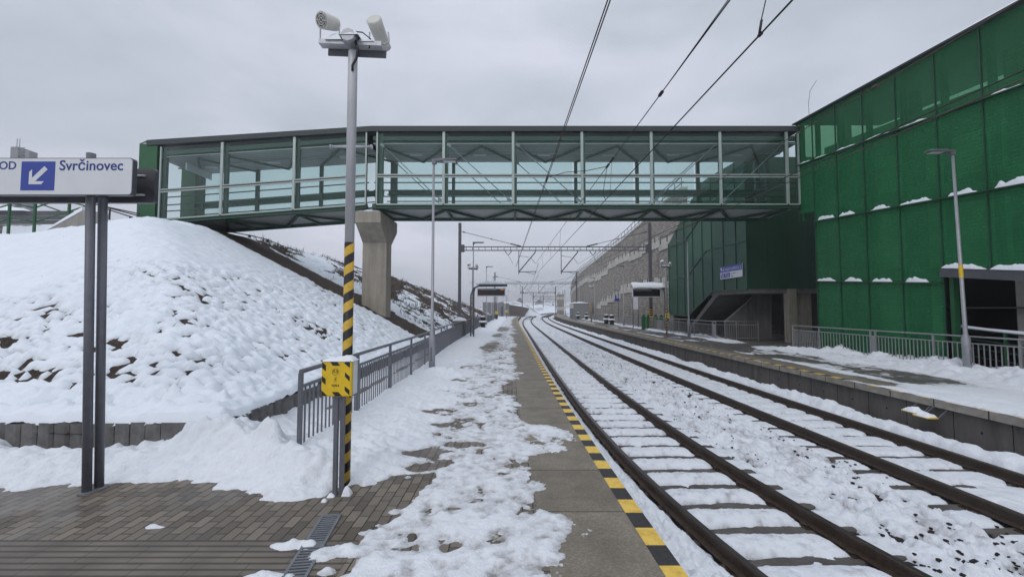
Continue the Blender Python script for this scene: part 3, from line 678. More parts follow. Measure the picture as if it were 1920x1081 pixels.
gx = np.array([rg.uniform(-14, -4.3) for _ in range(npts)]); gy = np.array([rg.uniform(19, 23) if k_ < 420 else rg.uniform(6.4, 16) for k_ in range(npts)]); so, tt = emb_layers(gx, gy)
for i in range(npts):
    b = Vector((gx[i], gy[i], so[i] - .02)); a = rg.uniform(0, 6.28); d = Vector((math.cos(a), math.sin(a), 0)) * .012
    m.add([b - d, b + d, b + Vector((rg.uniform(-.2, .2), rg.uniform(-.2, .2), rg.uniform(.03, .16)))], [(0, 1, 2)])
m.build('dry_undergrowth', m_dry, kind='stuff')
# snow hills and slopes in the distance
def mound(cx, cy, rx, ry, h, mat, seed, name):
    u, v = np.meshgrid(np.linspace(-1, 1, 60), np.linspace(-1, 1, 40)); X = cx + u * rx; Y = cy + v * ry
    Z = -1.1 + h * np.clip(1 - u ** 2, 0, 1) * np.clip(1 - v ** 2, 0, 1) * (1 + .35 * fbm(X * .12, Y * .12, 4, seed))
    grid(name, X, Y, Z, mat, {'dirt': np.clip(fbm(X * .15, Y * .1, 3, seed + 1) * 3 - .2, 0, 1)}, None, 'structure')
mound(16.5, 245, 17, 30, 4.6, m_snow_bank, 90, 'hill'); mound(0, 175, 11, 50, 5.5, m_snow_bank, 94, 'hill'); mound(-30, 150, 30, 70, 3.0, m_snow_bank, 97, 'hill'); mound(60, 520, 120, 120, 9, m_snow_bank, 99, 'hill')
# ================================================================== writing
def text(name, body, mat, parent, o, right, up, width=None, height=None, thick=0.0, align='L', depth=0.002):
    cu = bpy.data.curves.new('tmp', 'FONT'); cu.body = body; cu.size = 1.0; cu.offset = thick; cu.extrude = 0.0; cu.resolution_u = 4
    ob = bpy.data.objects.new('tmp', cu); COL.objects.link(ob); bpy.context.view_layer.update()
    me = bpy.data.meshes.new_from_object(ob.evaluated_get(bpy.context.evaluated_depsgraph_get()))
    bpy.data.objects.remove(ob)
    co = [v.co.copy() for v in me.vertices]
    x0 = min(c.x for c in co); x1 = max(c.x for c in co); y0 = min(c.y for c in co); y1 = max(c.y for c in co)
    k = (width / (x1 - x0)) if width else height / (y1 - y0)
    ky = (height / (y1 - y0)) if height else k
    r = Vector(right).normalized(); u = Vector(up).normalized(); o = Vector(o) - woff(parent); sh = 0 if align == 'L' else (-(x1 - x0) * k if align == 'R' else -(x1 - x0) * k / 2)
    for v, c in zip(me.vertices, co): v.co = o + r * ((c.x - x0) * k + sh) + u * ((c.y - y0) * ky)
    me.materials.clear(); me.materials.append(mat); me.name = name
    ob = bpy.data.objects.new(name, me); COL.objects.link(ob); ob.parent = parent
    return ob
# ================================================================== direction sign on two posts
Ys = 4.30
sg = thing('direction_sign', 'white direction board with blue arrow square on two tall grey posts over brick paving', 'sign', (-4.3, Ys, 0))
b0 = G(163, 922); b1 = G(186, 914)
for b, tx in ((b0, 171), (b1, 193)):
    top = P(tx, 288 if tx < 180 else 372, b.y); q = MB(); q.tube([(b.x, b.y, -0.05), top], 0.040, 14); q.lathe([(0.075, -0.01), (0.075, 0.012), (0.05, 0.014)], (b.x, b.y, 0), 14); q.build('post', m_grey, sg)
def rounded(x0, x1, z0, z1, y0, y1, r, name, mat, parent, frame=None):
    pts = []
    for (cx, cz, a0) in ((x1 - r, z1 - r, 0), (x0 + r, z1 - r, 90), (x0 + r, z0 + r, 180), (x1 - r, z0 + r, 270)):
        for k in range(6): a = R(a0 + k * 18); pts.append((cx + r * math.cos(a), y0, cz + r * math.sin(a)))
    q = MB(); q.prism(pts, (0, y1 - y0, 0)); return q.build(name, mat, parent)
yb = b0.y - 0.10
zt = zp(296, yb); zb = zp(366, yb); xr = P(249, 330, yb).x; xl = xr - 2.55
board = rounded(xl, xr, zb, zt, yb, yb + 0.05, 0.035, 'sign_board', m_signback, sg)
rounded(xl + .008, xr - .008, zb + .008, zt - .008, yb - 0.003, yb, 0.03, 'sign_face', m_white, sg)
A = P(42, 303, yb); B = P(102, 357, yb)
q = MB(); q.box(A.x, B.x, yb - 0.006, yb - 0.0032, B.z, A.z); arrow_sq = q.build('arrow_square', m_blue, sg)
cx, cz = (A.x + B.x) / 2, (A.z + B.z) / 2; s = (B.x - A.x)
def dl(a, b): return (cx + (-a * .7071 + b * .7071) * s, yb - 0.0062, cz + (-a * .7071 - b * .7071) * s)   # a: along down-left, b: across
ar = [dl(.30, .0), dl(.05, .25), (0, 0, 0), dl(-.33, .055), dl(-.33, -.055), (0, 0, 0), dl(.05, -.25)]
p2 = [dl(.36, 0), dl(.10, .26), dl(-.02, .26), dl(.16, .07), dl(-.34, .07), dl(-.34, -.07), dl(.16, -.07), dl(-.02, -.26), dl(.10, -.26)]
q = MB(); q.prism(p2, (0, -0.002, 0)); q.build('arrow', m_white, arrow_sq)
T0 = P(112, 320, yb); T1 = P(232, 303, yb)
text('lettering', 'Svrčinovec', m_ink, sg, (T0.x, yb - 0.0045, T0.z), (1, 0, 0), (0, 0, 1), T1.x - T0.x, None, 0.018)
T0 = P(31, 318, yb); text('lettering', 'VÝCHOD', m_ink, sg, (T0.x, yb - 0.0045, T0.z), (1, 0, 0), (0, 0, 1), 0.50, None, 0.018, 'R')
y2 = b1.y + 0.07; zt2 = zp(316, y2); zb2 = zp(380, y2); xr2 = P(290, 350, y2).x
bk = rounded(xr2 - 2.55, xr2, zb2, zt2, y2, y2 + 0.05, 0.035, 'rear_board', m_signback, sg)
for yy in (330, 366):
    q = MB(); z = zp(yy, y2); q.tube([(xr2 - 0.45, y2 - 0.012, z), (xr2 - 0.10, y2 - 0.012, z)], 0.012, 8); q.build('clamp_bar', m_galv, bk)
# ================================================================== masts with loudspeakers
def horn(parent, c, axis, L, r0, r1, cable=True, grille=True):
    c = Vector(c); ax = Vector(axis).normalized(); a = c - ax * L / 2; b = c + ax * L / 2
    q = MB(); q.tube([a, a + ax * 0.01, lerp(a, b, .25), lerp(a, b, .9), b], [r0 * .8, r0, lerp(r0, r1, .3), r1 * 0.98, r1], 24); hb = q.build('loudspeaker', m_horn, parent)
    if grille:
        q = MB(); q.tube([b + ax * .001, b + ax * 0.004], r1 * 0.86, 24); q.build('grille', m_mast, hb)
        sx = ax.orthogonal().normalized(); sy = ax.cross(sx); q = MB()
        for k in range(6):
            d = sx * math.cos(k * PI / 3) + sy * math.sin(k * PI / 3); q.bar(b + ax * .006 + d * r1 * .2, b + ax * .006 + d * r1 * .86, 0.006, 0.006)
        for rr in (.22, .52, .80): q.tube([b + ax * .006 + (sx * math.cos(t * PI / 12) + sy * math.sin(t * PI / 12)) * r1 * rr for t in range(25)], 0.004, 6, caps=False)
        q.build('grille_slats', m_horn, hb)
    return hb
def mast(label, base, top, sx=1.0, hz=2.62, snow=False, group=None):
    t = thing('loudspeaker_mast', label, 'loudspeaker mast', base, group); x, y, _ = base; z = top
    q = MB(); q.lathe([(0.051, hz), (0.051, z - 0.02), (0.047, z)], base, 20); q.build('pole', m_galv, t)
    q = MB(); q.lathe([(0.053, -0.05), (0.053, hz)], (0, 0, 0), 24); q.build('hazard_band', m_helix, t, world=False)
    q = MB(); q.bar((x - .36 * sx, y - .02, z + .075), (x + .34 * sx, y - .02, z + .045), 0.10, 0.05); cb = q.build('crossbar', m_galv, t)
    q = MB(); q.bar((x - .30 * sx, y + .05, z + .02), (x + .36 * sx, y + .05, z - .01), 0.02, 0.08); q.build('channel', m_mast, t)
    q = MB(); q.tube([(x - .22, y, 3.70), (x + .22, y, 3.70)], 0.013, 8)
    for s in (-1, 1): q.tube([(x + s * .22, y, 3.70), (x + s * .235, y, 3.70)], 0.026, 8)
    q.build('step_rod', m_galv, t)
    q = MB(); q.tube([(x + .0, y - .075, z + .08), (x + .0, y - .16, z + .09)], .078, 8); q.build('junction_box', m_lampgrey, t)
    q = MB(); q.tube([(x + .06, y - .1, z + .06), (x + .085, y - .09, z - .04), (x + .07, y - .075, z - .13), (x + .02, y - .06, z - .2), (x + .018, y - .052, z - .26)], .014, 8)
    q.tube([(x + .05, y - .13, z + .14), (x + .14, y - .1, z + .15), (x + .22, y - .06, z + .1), (x + .2, y - .05, z + .0)], .007, 6); q.build('cable', m_black, t)
    # two loudspeakers in their brackets
    h1 = horn(t, (x - .255 * sx, y - .05, z + .30), (-0.38, -0.84, -0.36), 0.22, 0.070, 0.088)
    h2 = horn(t, (x + .285 * sx, y + .03, z + .22), (0.10, 0.90, -0.42), 0.34, 0.085, 0.075, grille=False)
    for (hx, zz, s) in ((x - .255 * sx, z + .28, 1), (x + .30 * sx, z + .2, -1)):
        q = MB()
        q.tube([(hx - .105, y - .03, zz), (hx - .112, y - .02, z + .1), (hx - .08, y - .02, z + .075), (hx + .08, y - .02, z + .07), (hx + .112, y - .02, z + .1), (hx + .105, y - .03, zz)], .009, 6); q.build('bracket', m_galv, t)
    q = MB(); q.heap(x - .28, x - .06, y - .09, y + .04, z + .085, .13, 10, 6, 3); q.heap(x - .1, x + .12, y - .17, y + .05, z + .09, .12, 10, 6, 4); q.heap(x + .07, x + .26, y - .08, y + .05, z + .07, .10, 10, 6, 5)
    if snow: q.heap(x - .38, x - .14, y - .2, y + .1, z + .38, .16, 10, 6, 6)
    q.build('snow_cap', m_snow, t)
    return t
mb = G(647, 908); mast('tall galvanised mast with yellow striped foot and two horn loudspeakers beside the yellow cabinet', (mb.x, mb.y, 0), P(655, 96, mb.y).z)
mast('distant loudspeaker mast among the lamp posts on the near platform behind the departures board', (-2.78, 29.4, 0), 4.65)
mast('loudspeaker mast with snowy speaker beside the far platform departures board', (10.75, 29.0, 0), 4.75, 1.0, 1.9, True)
mast('distant loudspeaker mast standing beside the grey cabin on the far platform', (10.45, 55.0, 0), 4.6)
# ================================================================== yellow signal box on two legs
cb = G(634, 928)
bx = thing('signal_box', 'yellow cabinet edged in black hazard blocks on two steel legs, snow on top', 'cabinet', (cb.x, cb.y, 0))
yb = cb.y - 0.02; A = P(603, 676, yb); B = P(658, 743, yb); x0, x1, z0, z1 = A.x, B.x, B.z, A.z
for xp in (628, 640):
    l = P(xp, 928, cb.y + (0.03 if xp > 630 else 0)); q = MB(); q.bbox(l.x - .021, l.x + .021, l.y - .021, l.y + .021, -0.03, z0 - .012, .004); q.box(l.x - .035, l.x + .035, l.y - .035, l.y + .035, z0 - .0118, z0 - .002); q.build('leg', m_grey, bx)
q = MB(); q.bbox(x0, x1, yb, yb + .05, z0, z1, .008); body = q.build('door', m_yellow, bx)
q = MB(); q.bbox(x0 + .012, x1 + .01, yb + .0505, yb + .15, z0 + .01, z1 - .006, .006); q.build('case', m_white, bx)
w, h = x1 - x0, z1 - z0
q = MB()
def para(pts): q.prism([(x0 + a * w, yb - 0.0012, z0 + b * h) for a, b in pts], (0, -0.0015, 0))
for pts in (((.02, .80), (.15, .71), (.15, .88), (.02, .965)), ((.02, .43), (.15, .33), (.15, .50), (.02, .58)), ((.02, .02), (.22, .02), (.02, .18)), ((.29, .975), (.38, .865), (.62, .865), (.53, .975)),
            ((.76, .93), (.95, .80), (.95, .975), (.80, .975)), ((.79, .56), (.95, .42), (.95, .56), (.79, .68)), ((.79, .17), (.95, .04), (.95, .18), (.79, .29)), ((.36, .13), (.58, .13), (.70, .02), (.48, .02))): para(pts[::-1])
for (a, b) in ((.0, 1.0), (.97, .985), (.0, .0), (.97, .0)): q.tube([(x0 + a * w + .003, yb - .002, z0 + b * h), (x0 + a * w + .003, yb - .008, z0 + b * h)], .009, 10)
q.build('hazard_marking', m_blk, body)
text('lettering', 'č.3', m_blk, body, (x0 + .47 * w, yb - .002, z0 + .665 * h), (1, 0, 0), (0, 0, 1), .15 * w, None, .03, 'C')
text('lettering', 'V2/5,6', m_blk, body, (x0 + .475 * w, yb - .002, z0 + .27 * h), (1, 0, 0), (0, 0, 1), .26 * w, None, .03, 'C')
q = MB(); c = (x0 + .47 * w, yb - .002, z0 + .695 * h); q.tube([(c[0] + .105 * w * math.cos(k * PI / 12), c[1], c[2] + .105 * w * math.sin(k * PI / 12)) for k in range(25)], .0016, 5, caps=False)
q.prism([(x0 + a * w, yb - .001, z0 + b * h) for a, b in ((.485, .53), (.455, .475), (.475, .475), (.46, .42), (.50, .49), (.48, .49), (.505, .53))], (0, -.0012, 0))
q.tube([(x0 + a * w, yb - .001, z0 + b * h) for a, b in ((.43, .545), (.52, .545), (.52, .405), (.43, .405), (.43, .545))], .0009, 4); q.build('symbol', m_blk, body)
q = MB(); q.heap(x0 - .01, x1 + .02, yb - .012, yb + .16, z1, .07, 20, 10, 12); q.build('snow_cap', m_snow, bx)
q = MB(); q.heap(cb.x - .1, cb.x - .02, cb.y - .06, cb.y + .03, 0.0, .06, 8, 8, 14); q.heap(cb.x - .11, cb.x - .055, cb.y - .16, cb.y - .11, 0.0, .035, 6, 6, 15); q.heap(cb.x + .04, cb.x + .13, cb.y - .03, cb.y + .06, 0, .09, 8, 8, 17); q.build('snow_crumbs', m_snow, kind='stuff')
# ================================================================== drain grates
def grate(label, a, b, w):
    t = thing('drain_grate', label, 'drain grate', (a.x, a.y, 0), 'slotted drain grates in the paving'); a = Vector((a.x, a.y, .008)); b = Vector((b.x, b.y, .008)); d = (b - a).normalized(); r = d.cross(Vector((0, 0, 1)))
    q = MB()
    for s in (-1, 1): q.bar(a + r * s * w / 2, b + r * s * w / 2, .022, .016)
    q.bar(a + d * .011 - r * w / 2, a + d * .011 + r * w / 2, .022, .015); q.bar(b - d * .011 - r * w / 2, b - d * .011 + r * w / 2, .022, .015); q.build('frame', m_grate, t)
    n = max(4, int((b - a).length / .034)); q = MB()
    for k in range(1, n): c = a + (b - a) * k / n; q.bar(c - r * (w / 2 - .012), c + r * (w / 2 - .012), .017, .014)
    q.build('grate_slats', m_grate, t)
    q = MB(); q.add([a - r * w / 2 + Vector((0, 0, -.002)), b - r * w / 2 + Vector((0, 0, -.002)), b + r * w / 2 + Vector((0, 0, -.002)), a + r * w / 2 + Vector((0, 0, -.002))], [(0, 1, 2, 3)]); q.build('channel', m_blk, t)
g0, g1, g2 = G(622, 966), G(588, 1023), G(548, 1090)
grate('dark slotted drain grate in the bricks nearest the yellow box legs', g0, g1, .155); grate('bright slotted drain grate half covered by slush', g1 + (g2 - g1) * .01, g2, .155)
# ================================================================== lamp posts
def lamp_post(name='lamp_post', side=1, H=6.28):
    t = thing(name, '', 'street lamp')
    q = MB(); q.lathe([(.095, -.05), (.095, 1.05), (.05, 1.2), (.033, H)], (0, 0, 0), 16); q.build('pole', m_lampgrey, t, world=False)
    q = MB(); q.bbox(-.022, .022, -.102, -.09, .35, .75, .004); q.build('access_door', m_lamphead, t, world=False)
    hd = MB(); x = side
    hd.bbox(min(-.05 * x, .09 * x), max(-.05 * x, .09 * x), -.05, .05, H - .06, H + .09, .012)
    v = []
    for (xx, w, za, zb_) in ((.05, .06, .01, .09), (.25, .13, .02, .085), (.68, .12, .045, .08), (.72, .09, .055, .078)):
        for (s, z) in ((-1, za), (1, za), (1, zb_), (-1, zb_)): v.append((x * xx, s * w, H + z))
    f = []
    for i in range(3):
        for k in range(4): f.append((i * 4 + k, i * 4 + (k + 1) % 4, i * 4 + 4 + (k + 1) % 4, i * 4 + 4 + k))
    f += [(3, 2, 1, 0), (12, 13, 14, 15)]
    hd.add(v, f); h = hd.build('lamp_head', m_lamphead, t, world=False)
    q = MB(); q.box(min(.3 * x, .66 * x), max(.3 * x, .66 * x), -.08, .08, H + .012, H + .0195); q.build('lens', m_white, h, world=False)
    return t
lpL = lamp_post(); lpR = lamp_post('lamp_post', -1)
specL = [(12.35, -2.36, 'tall grey lamp post beside the grey railing, nearest one on the snowy near platform'), (28.1, -2.62, 'grey lamp post just in front of the near departures board'), (44.6, -2.75, 'lamp post rising over the middle of the near departures board'),
         (59.5, -2.7, 'lamp post beside the second catenary mast on the near platform'), (76, -2.6, 'lamp post between the small yellow signs near the grey hut'), (92, -2.0, 'lamp post at the snowy end of the near platform'), (107, -1.0, 'faint lamp post in front of the brown barrier beyond the near platform')]
specR = [(11.6, 12.62, 'tall grey lamp post in front of the green ramp tower, yellow sticker on its pole'), (27.0, 11.45, 'lamp post in front of the dark green stair cladding under the footbridge'), (44.0, 11.8, 'lamp post against the stone wall next to the blue platform sign'),
         (61, 12.1, 'lamp post against the stepped concrete bands of the stone wall'), (76, 12.3, 'lamp post just past the grey cabin on the far platform'), (90, 12.9, 'slender lamp post before the end of the stone wall'), (107, 13.7, 'faintest lamp post of the far platform, by the wall end')]
for proto, spec, grp in ((lpL, specL, 'lamp posts along the near platform'), (lpR, specR, 'lamp posts along the far platform')):
    for i, (y, x, lab) in enumerate(spec):
        o = proto if i == 0 else copy_tree(proto)
        o.location = (x, y, 0); tag(o, lab, 'street lamp', grp)
lpR.rotation_euler = (0, R(-1.2), 0)
q = MB(); q.tube([(0, 0, 2.75), (0, 0, 3.1)], .0475, 14, caps=False); q.build('sticker', m_yellow, lpR, world=False)
# ================================================================== railings
def balustrade(name, label, pts, bay, mat, group=None, H=1.1, nb=15, single=100, r=.03, sq=.042, base=0.0):
    """pts: function s -> (x, y) along the run; bay: post parameters"""
    t = thing(name, label, 'railing', (*pts(bay[0]), 0), group)
    n = 0; rest = MB(); hb = MB()
    P3 = lambda s, z: Vector((*pts(s), z))
    hb.tube([P3(s, H) for s in bay], r, 10); hb.build('handrail', mat, t)
    q = MB()
    for a, b in zip(bay[:-1], bay[1:]): q.bar(P3(a, H - .19), P3(b, H - .19), .035, .035)
    q.build('upper_rail', mat, t)
    q = MB()
    for a, b in zip(bay[:-1], bay[1:]): q.bar(P3(a, base + .12), P3(b, base + .12), .035, .03)
    q.build('lower_rail', mat, t)
    for s in bay:
        p = P3(s, 0); q = MB(); q.bar((p.x, p.y, -.05), (p.x, p.y, H - r * .6), sq, sq * 1.4, up=(0, 1, 0)); q.build('post', mat, t)
    for a, b in zip(bay[:-1], bay[1:]):
        for k in range(1, nb):
            s = lerp(a, b, k / nb); p = P3(s, 0)
            if n < single:
                q = MB(); q.bar((p.x, p.y, base + .13), (p.x, p.y, H - .2), .012, .03, up=(0, 1, 0)); q.build('baluster', mat, t)
            else: rest.bar((p.x, p.y, base + .13), (p.x, p.y, H - .2), .014, .03, up=(0, 1, 0))
            n += 1
    if rest.v: rest.build('balusters', mat, t, kind='stuff')
    return t
RX = lambda s: (float(np.interp(s, [5.2, 12, 20, 40, 64, 75], [-2.66, -2.70, -3.0, -3.1, -2.85, -2.6])), s)
balustrade('railing', 'long grey steel railing with vertical bars along the snowy near platform', RX, [5.29 + 1.97 * k for k in range(35)], m_grey, nb=16)
balustrade('railing', 'pale steel railing in front of the green ramp tower', lambda s: (12.78 - .012 * (s - 19), s), [19.0, 17.4, 14.95, 14.75, 12.75, 10.6, 8.4], m_railr, 'railings on the far platform', nb=16, r=.025)
balustrade('railing', 'pale steel railing below the green stair cladding, running on to the stone wall', lambda s: (float(np.interp(s, [24, 40, 60, 70], [12.0, 12.2, 12.4, 12.5])), s), [24.6, 25.0, 27.6] + [30.2 + 2.6 * k for k in range(15)], m_railr, 'railings on the far platform', nb=15, single=40, r=.025)
balustrade('railing', 'short railing turning towards the concrete stair wall under the cladding', lambda s: (12.15 + s, 25.2 - .3 * s), [0, 1.2, 2.3], m_railr, 'railings on the far platform', nb=10, r=.022)
# ================================================================== palisade of concrete blocks
pal = thing('palisade_wall', 'low retaining wall of upright concrete blocks at the foot of the snowy slope', 'retaining wall', (-5.5, 5.55, 0))
path = [(x, 5.62 + .015 * math.sin(x * 3)) for x in np.arange(-11.6, -4.45, .205)]
path += [(-4.35 + .45 * math.sin(a), 6.07 - .45 * math.cos(a)) for a in np.arange(.25, 1.5, .42)]
path += [(-3.9, y) for y in np.arange(6.2, 15.0, .205)]
rg = random.Random(4); blocks = []
for i in range(len(path) - 1):
    a = Vector((*path[i], 0)); b = Vector((*path[i + 1], 0)); d = (b - a).normalized(); n = Vector((d.y, -d.x, 0)); h = .385 + rg.uniform(-.012, .012); e = rg.uniform(-.006, .01)
    q = MB(); w = (b - a).length * .485; m_ = (a + b) / 2
    prof = [m_ - d * w - n * .09, m_ - d * w + n * (.045 + e), m_ - d * w * .6 + n * (.068 + e), m_ + d * w * .6 + n * (.068 + e), m_ + d * w + n * (.045 + e), m_ + d * w - n * .09]
    q.prism([p + Vector((0, 0, -.05)) for p in prof], (0, 0, h + .05)); q.build('concrete_block', m_block, pal)
q = MB(); q.bar((-3.9, 15.2, .16), (-3.95, 62, .16), .16, .42); q.build('wall_run', m_block, pal)
# ================================================================== the glazed footbridge
YF, YB = 19.0, 21.66
XL, XK0, XK1, XR = P(300, 340, YF).x, P(688, 310, YF).x, P(706, 310, YF).x, 13.3
SL = 0.0745
zTOP = zp(238, YF); zROOF = zp(247.5, YF); zMID = zp(330, YF); zBOT = zp(384.5, YF); zDECK = zp(390, YF)
zCEIL = zp(268, YF)
fb = thing('footbridge', 'long glazed green footbridge crossing above the railway tracks', 'footbridge', (0, YF, zDECK))
def zo(x): return min(0.0, (x - XK0) * SL)
def seg(q, x0, x1, y, z, w, h, m=0): q.bar((x0, y, z + zo(x0)), (x1, y, z + zo(x1)), w, h, m=m)
SEG = ((XL - .25, XK0 + .0), (XK1 - .2, XR)); SEGW = ((XL, XK0), (XK1, XR))
for i, (a, b) in enumerate(SEG):
    a2 = a if i else a - .35; q = MB(); c = (zTOP + zROOF) / 2; hh = zTOP - zROOF
    v = []
    bb = b if i else XK1 - .2
    for x in (a2, bb):
        o = zo(x) * (0.88 if i == 0 else 1)
        for (y, z) in ((YF - .12, zROOF), (YB + .12, zROOF), (YB + .12, zTOP), (YF - .12, zTOP)): v.append((x, y, z + o))
    q.add(v, [(0, 1, 2, 3), (7, 6, 5, 4), (0, 4, 5, 1), (1, 5, 6, 2), (2, 6, 7, 3), (3, 7, 4, 0)]); q.build('roof', m_roof, fb)
    q = MB(); q.add([(a, YF + .12, zCEIL + zo(a) * .9), (b, YF + .12, zCEIL + zo(b)), (b, YB - .1, zCEIL + zo(b)), (a, YB - .1, zCEIL + zo(a) * .9), (a, YF + .12, zCEIL + .03 + zo(a) * .9), (b, YF + .12, zCEIL + .03 + zo(b)), (b, YB - .1, zCEIL + .03 + zo(b)), (a, YB - .1, zCEIL + .03 + zo(a) * .9)], [(0, 1, 2, 3), (7, 6, 5, 4), (0, 4, 5, 1), (1, 5, 6, 2), (2, 6, 7, 3), (3, 7, 4, 0)])
    q.build('ceiling', m_corr, fb)
    q = MB(); seg(q, a, b, (YF + YB) / 2, zDECK + .10, YB - YF - .2, .05); q.build('deck', m_corr, fb)
    for y, dz in ((YF + .16, 0), (YB - .12, 0)):
        q = MB(); seg(q, a, b, y, zDECK + .12, .16, .24); q.build('bottom_beam', m_green_g, fb)
        q = MB(); seg(q, a, b, y, (zCEIL + .04 + zROOF) / 2 - .02, .14, .2); q.build('top_beam', m_green_g, fb)
        q = MB(); seg(q, a, b, y + (.02 if y < 20 else -.02), zCEIL + .08, .05, .05); q.build('top_flange', m_green_g, fb)
    q = MB(); seg(q, a, b, YF - .0, zDECK - .0, .2, .07); q.build('sill_beam', m_green_d, fb)
    q = MB(); seg(q, a, b, YB + .0, zDECK - .0, .2, .07); q.build('sill_beam', m_green_d, fb)
    # handrails inside
    for y in (YF + .32, YB - .3):
        for zz in (342, 356.5, 368):
            q = MB(); z = zp(zz, YF + .3); q.tube([(a, y, z + zo(a)), (b, y, z + zo(b))], .028, 8); q.build('handrail', m_green_g, fb)
    q = MB(); seg(q, a, b, YB - .06, zp(362, YB), .05, .30); q.build('kick_board', m_green_g, fb)
# mullions, panes and columns
XM = [P(x, 310, YF).x for x in (417, 552)]
XM2 = [P(x, 310, YF).x for x in (832, 962, 1091, 1221, 1350, 1475)]
bays = [(XL, XM[0]), (XM[0], XM[1]), (XM[1], XK0), (XK1, XM2[0])] + [(XM2[i], XM2[i + 1]) for i in range(5)] + [(XM2[5], XR)]
def frame_line(q, a, b, y, z, d=.05, h=.06): q.bar((a, y, z + zo(a)), (b, y, z + zo(b)), d, h)
for (a, b) in bays:
    for y, front in ((YF, True), (YB, False)):
        for (z0, z1) in ((zMID + .03, zROOF - .01), (zBOT, zMID - .03)):
            v = [(a + .05, y, z0 + zo(a)), (b - .05, y, z0 + zo(b)), (b - .05, y, z1 + zo(b)), (a + .05, y, z1 + zo(a))]
            q = MB(); q.add([*v, *[(p[0], p[1] + .012, p[2]) for p in v]], [(3, 2, 1, 0), (4, 5, 6, 7), (0, 1, 5, 4), (1, 2, 6, 5), (2, 3, 7, 6), (3, 0, 4, 7)]); q.build('glass_pane', m_glass, fb)
        if front:
            q = MB(); frame_line(q, a + .04, b - .04, y - .03, zMID + .055, .06, .05); frame_line(q, a + .04, b - .04, y - .03, zMID - .055, .06, .05); frame_line(q, a + .04, b - .04, y - .03, zBOT + .03, .06, .06)
            q.bar((a + .03, y - .03, zBOT + zo(a) + .05), (a + .03, y - .03, zROOF + zo(a)), .06, .06, up=(0, 1, 0)); q.bar((b - .03, y - .03, zBOT + zo(b) + .05), (b - .03, y - .03, zROOF + zo(b)), .06, .06, up=(0, 1, 0))
            q.build('window_frame', m_alu, fb)
            q = MB(); frame_line(q, a, b, y - .012, zMID, .05, .055); q.build('mid_rail', m_dark, fb)
        else:
            q = MB(); frame_line(q, a, b, y, zMID, .06, .09); q.build('mid_rail', m_green_g, fb)
for x in [XL, *XM, XK0, XK1, *XM2, XR]:
    q = MB(); q.bar((x, YF - .01, zDECK + zo(x)), (x, YF - .01, zROOF + zo(x)), .05, .06, up=(0, 1, 0)); q.build('mullion', m_dark, fb)
    for y, off in ((YF + .17, .0), (YB - .13, .0)):
        if abs(x - XK0) < .01: continue
        w = .16 if abs(x - XK1) > .01 else .34
        q = MB(); q.bar((x + .10 + off, y, zDECK + .05 + zo(x)), (x + .10 + off, y, zROOF - .02 + zo(x)), .15, w, up=(1, 0, 0)); q.build('column', m_green_g, fb)
# ceiling bracing, lights, tie rods
xs_ = [XL, *XM, XK1, *XM2]
for i in range(len(xs_) - 1):
    a, b = xs_[i] + .1, xs_[i + 1] + .1; z = zCEIL - .06
    ya, yb_ = (YF + .25, YB - .25) if i % 2 else (YB - .25, YF + .25)
    q = MB(); q.bar((a, ya, z + zo(a)), ((a + b) / 2, yb_, z + zo((a + b) / 2)), .09, .07); q.bar(((a + b) / 2, yb_, z + zo((a + b) / 2) - .001), (b, ya, z + zo(b) - .001), .09, .07); q.build('ceiling_brace', m_green_g, fb)
    c = (a + b) / 2 - .15; q = MB(); q.bbox(c - .3, c + .3, (YF + YB) / 2 - .07, (YF + YB) / 2 + .07, z - .06 + zo(c), z + .0 + zo(c), .012); q.build('ceiling_light', m_white, fb)
    z = zDECK - .02
    ym = YF + .25; ye = YB - .2
    q = MB(); q.bar((a, ym, z + zo(a)), ((a + b) / 2, ye, z + zo((a + b) / 2)), .12, .10); q.bar(((a + b) / 2, ye, z + zo((a + b) / 2) - .001), (b, ym, z + zo(b) - .001), .12, .10); q.build('deck_brace', m_green_d, fb)
    q = MB(); q.bar((b, YF + .2, z + .02 + zo(b)), (b - .0, YB - .1, z + .02 + zo(b)), .10, .09); q.build('cross_beam', m_green_d, fb)
q = MB(); seg(q, SEG[0][0], SEG[0][1], (YF + YB) / 2, zCEIL - .02, .09, .05); seg(q, SEG[1][0], SEG[1][1], (YF + YB) / 2, zCEIL - .02, .09, .05); q.build('ceiling_tray', m_corr, fb)
for y, offx in ((YF + .10, 0.0), (YB - .2, 0.0)):
    for i in range(3):
        a = (XK1, *XM2)[i] + .2; b = XM2[i] - .15; q = MB(); q.tube([(a, y, zp(270, YF)), (b, y, zp(374, YF))], .022, 6); q.bar((a - .06, y, zp(268, YF)), (a + .1, y, zp(273, YF)), .03, .12); q.bar((b - .1, y, zp(371, YF)), (b + .06, y, zp(377, YF)), .03, .16); q.build('tie_rod', m_lampgrey, fb)
    for i in (4, 5):
        a = XM2[i] - .15; b = XM2[i - 1] + .2; q = MB(); q.tube([(a, y, zp(270, YF)), (b, y, zp(374, YF))], .022, 6); q.bar((b - .06, y, zp(376, YF)), (b + .1, y, zp(371, YF)), .03, .16); q.build('tie_rod', m_lampgrey, fb)
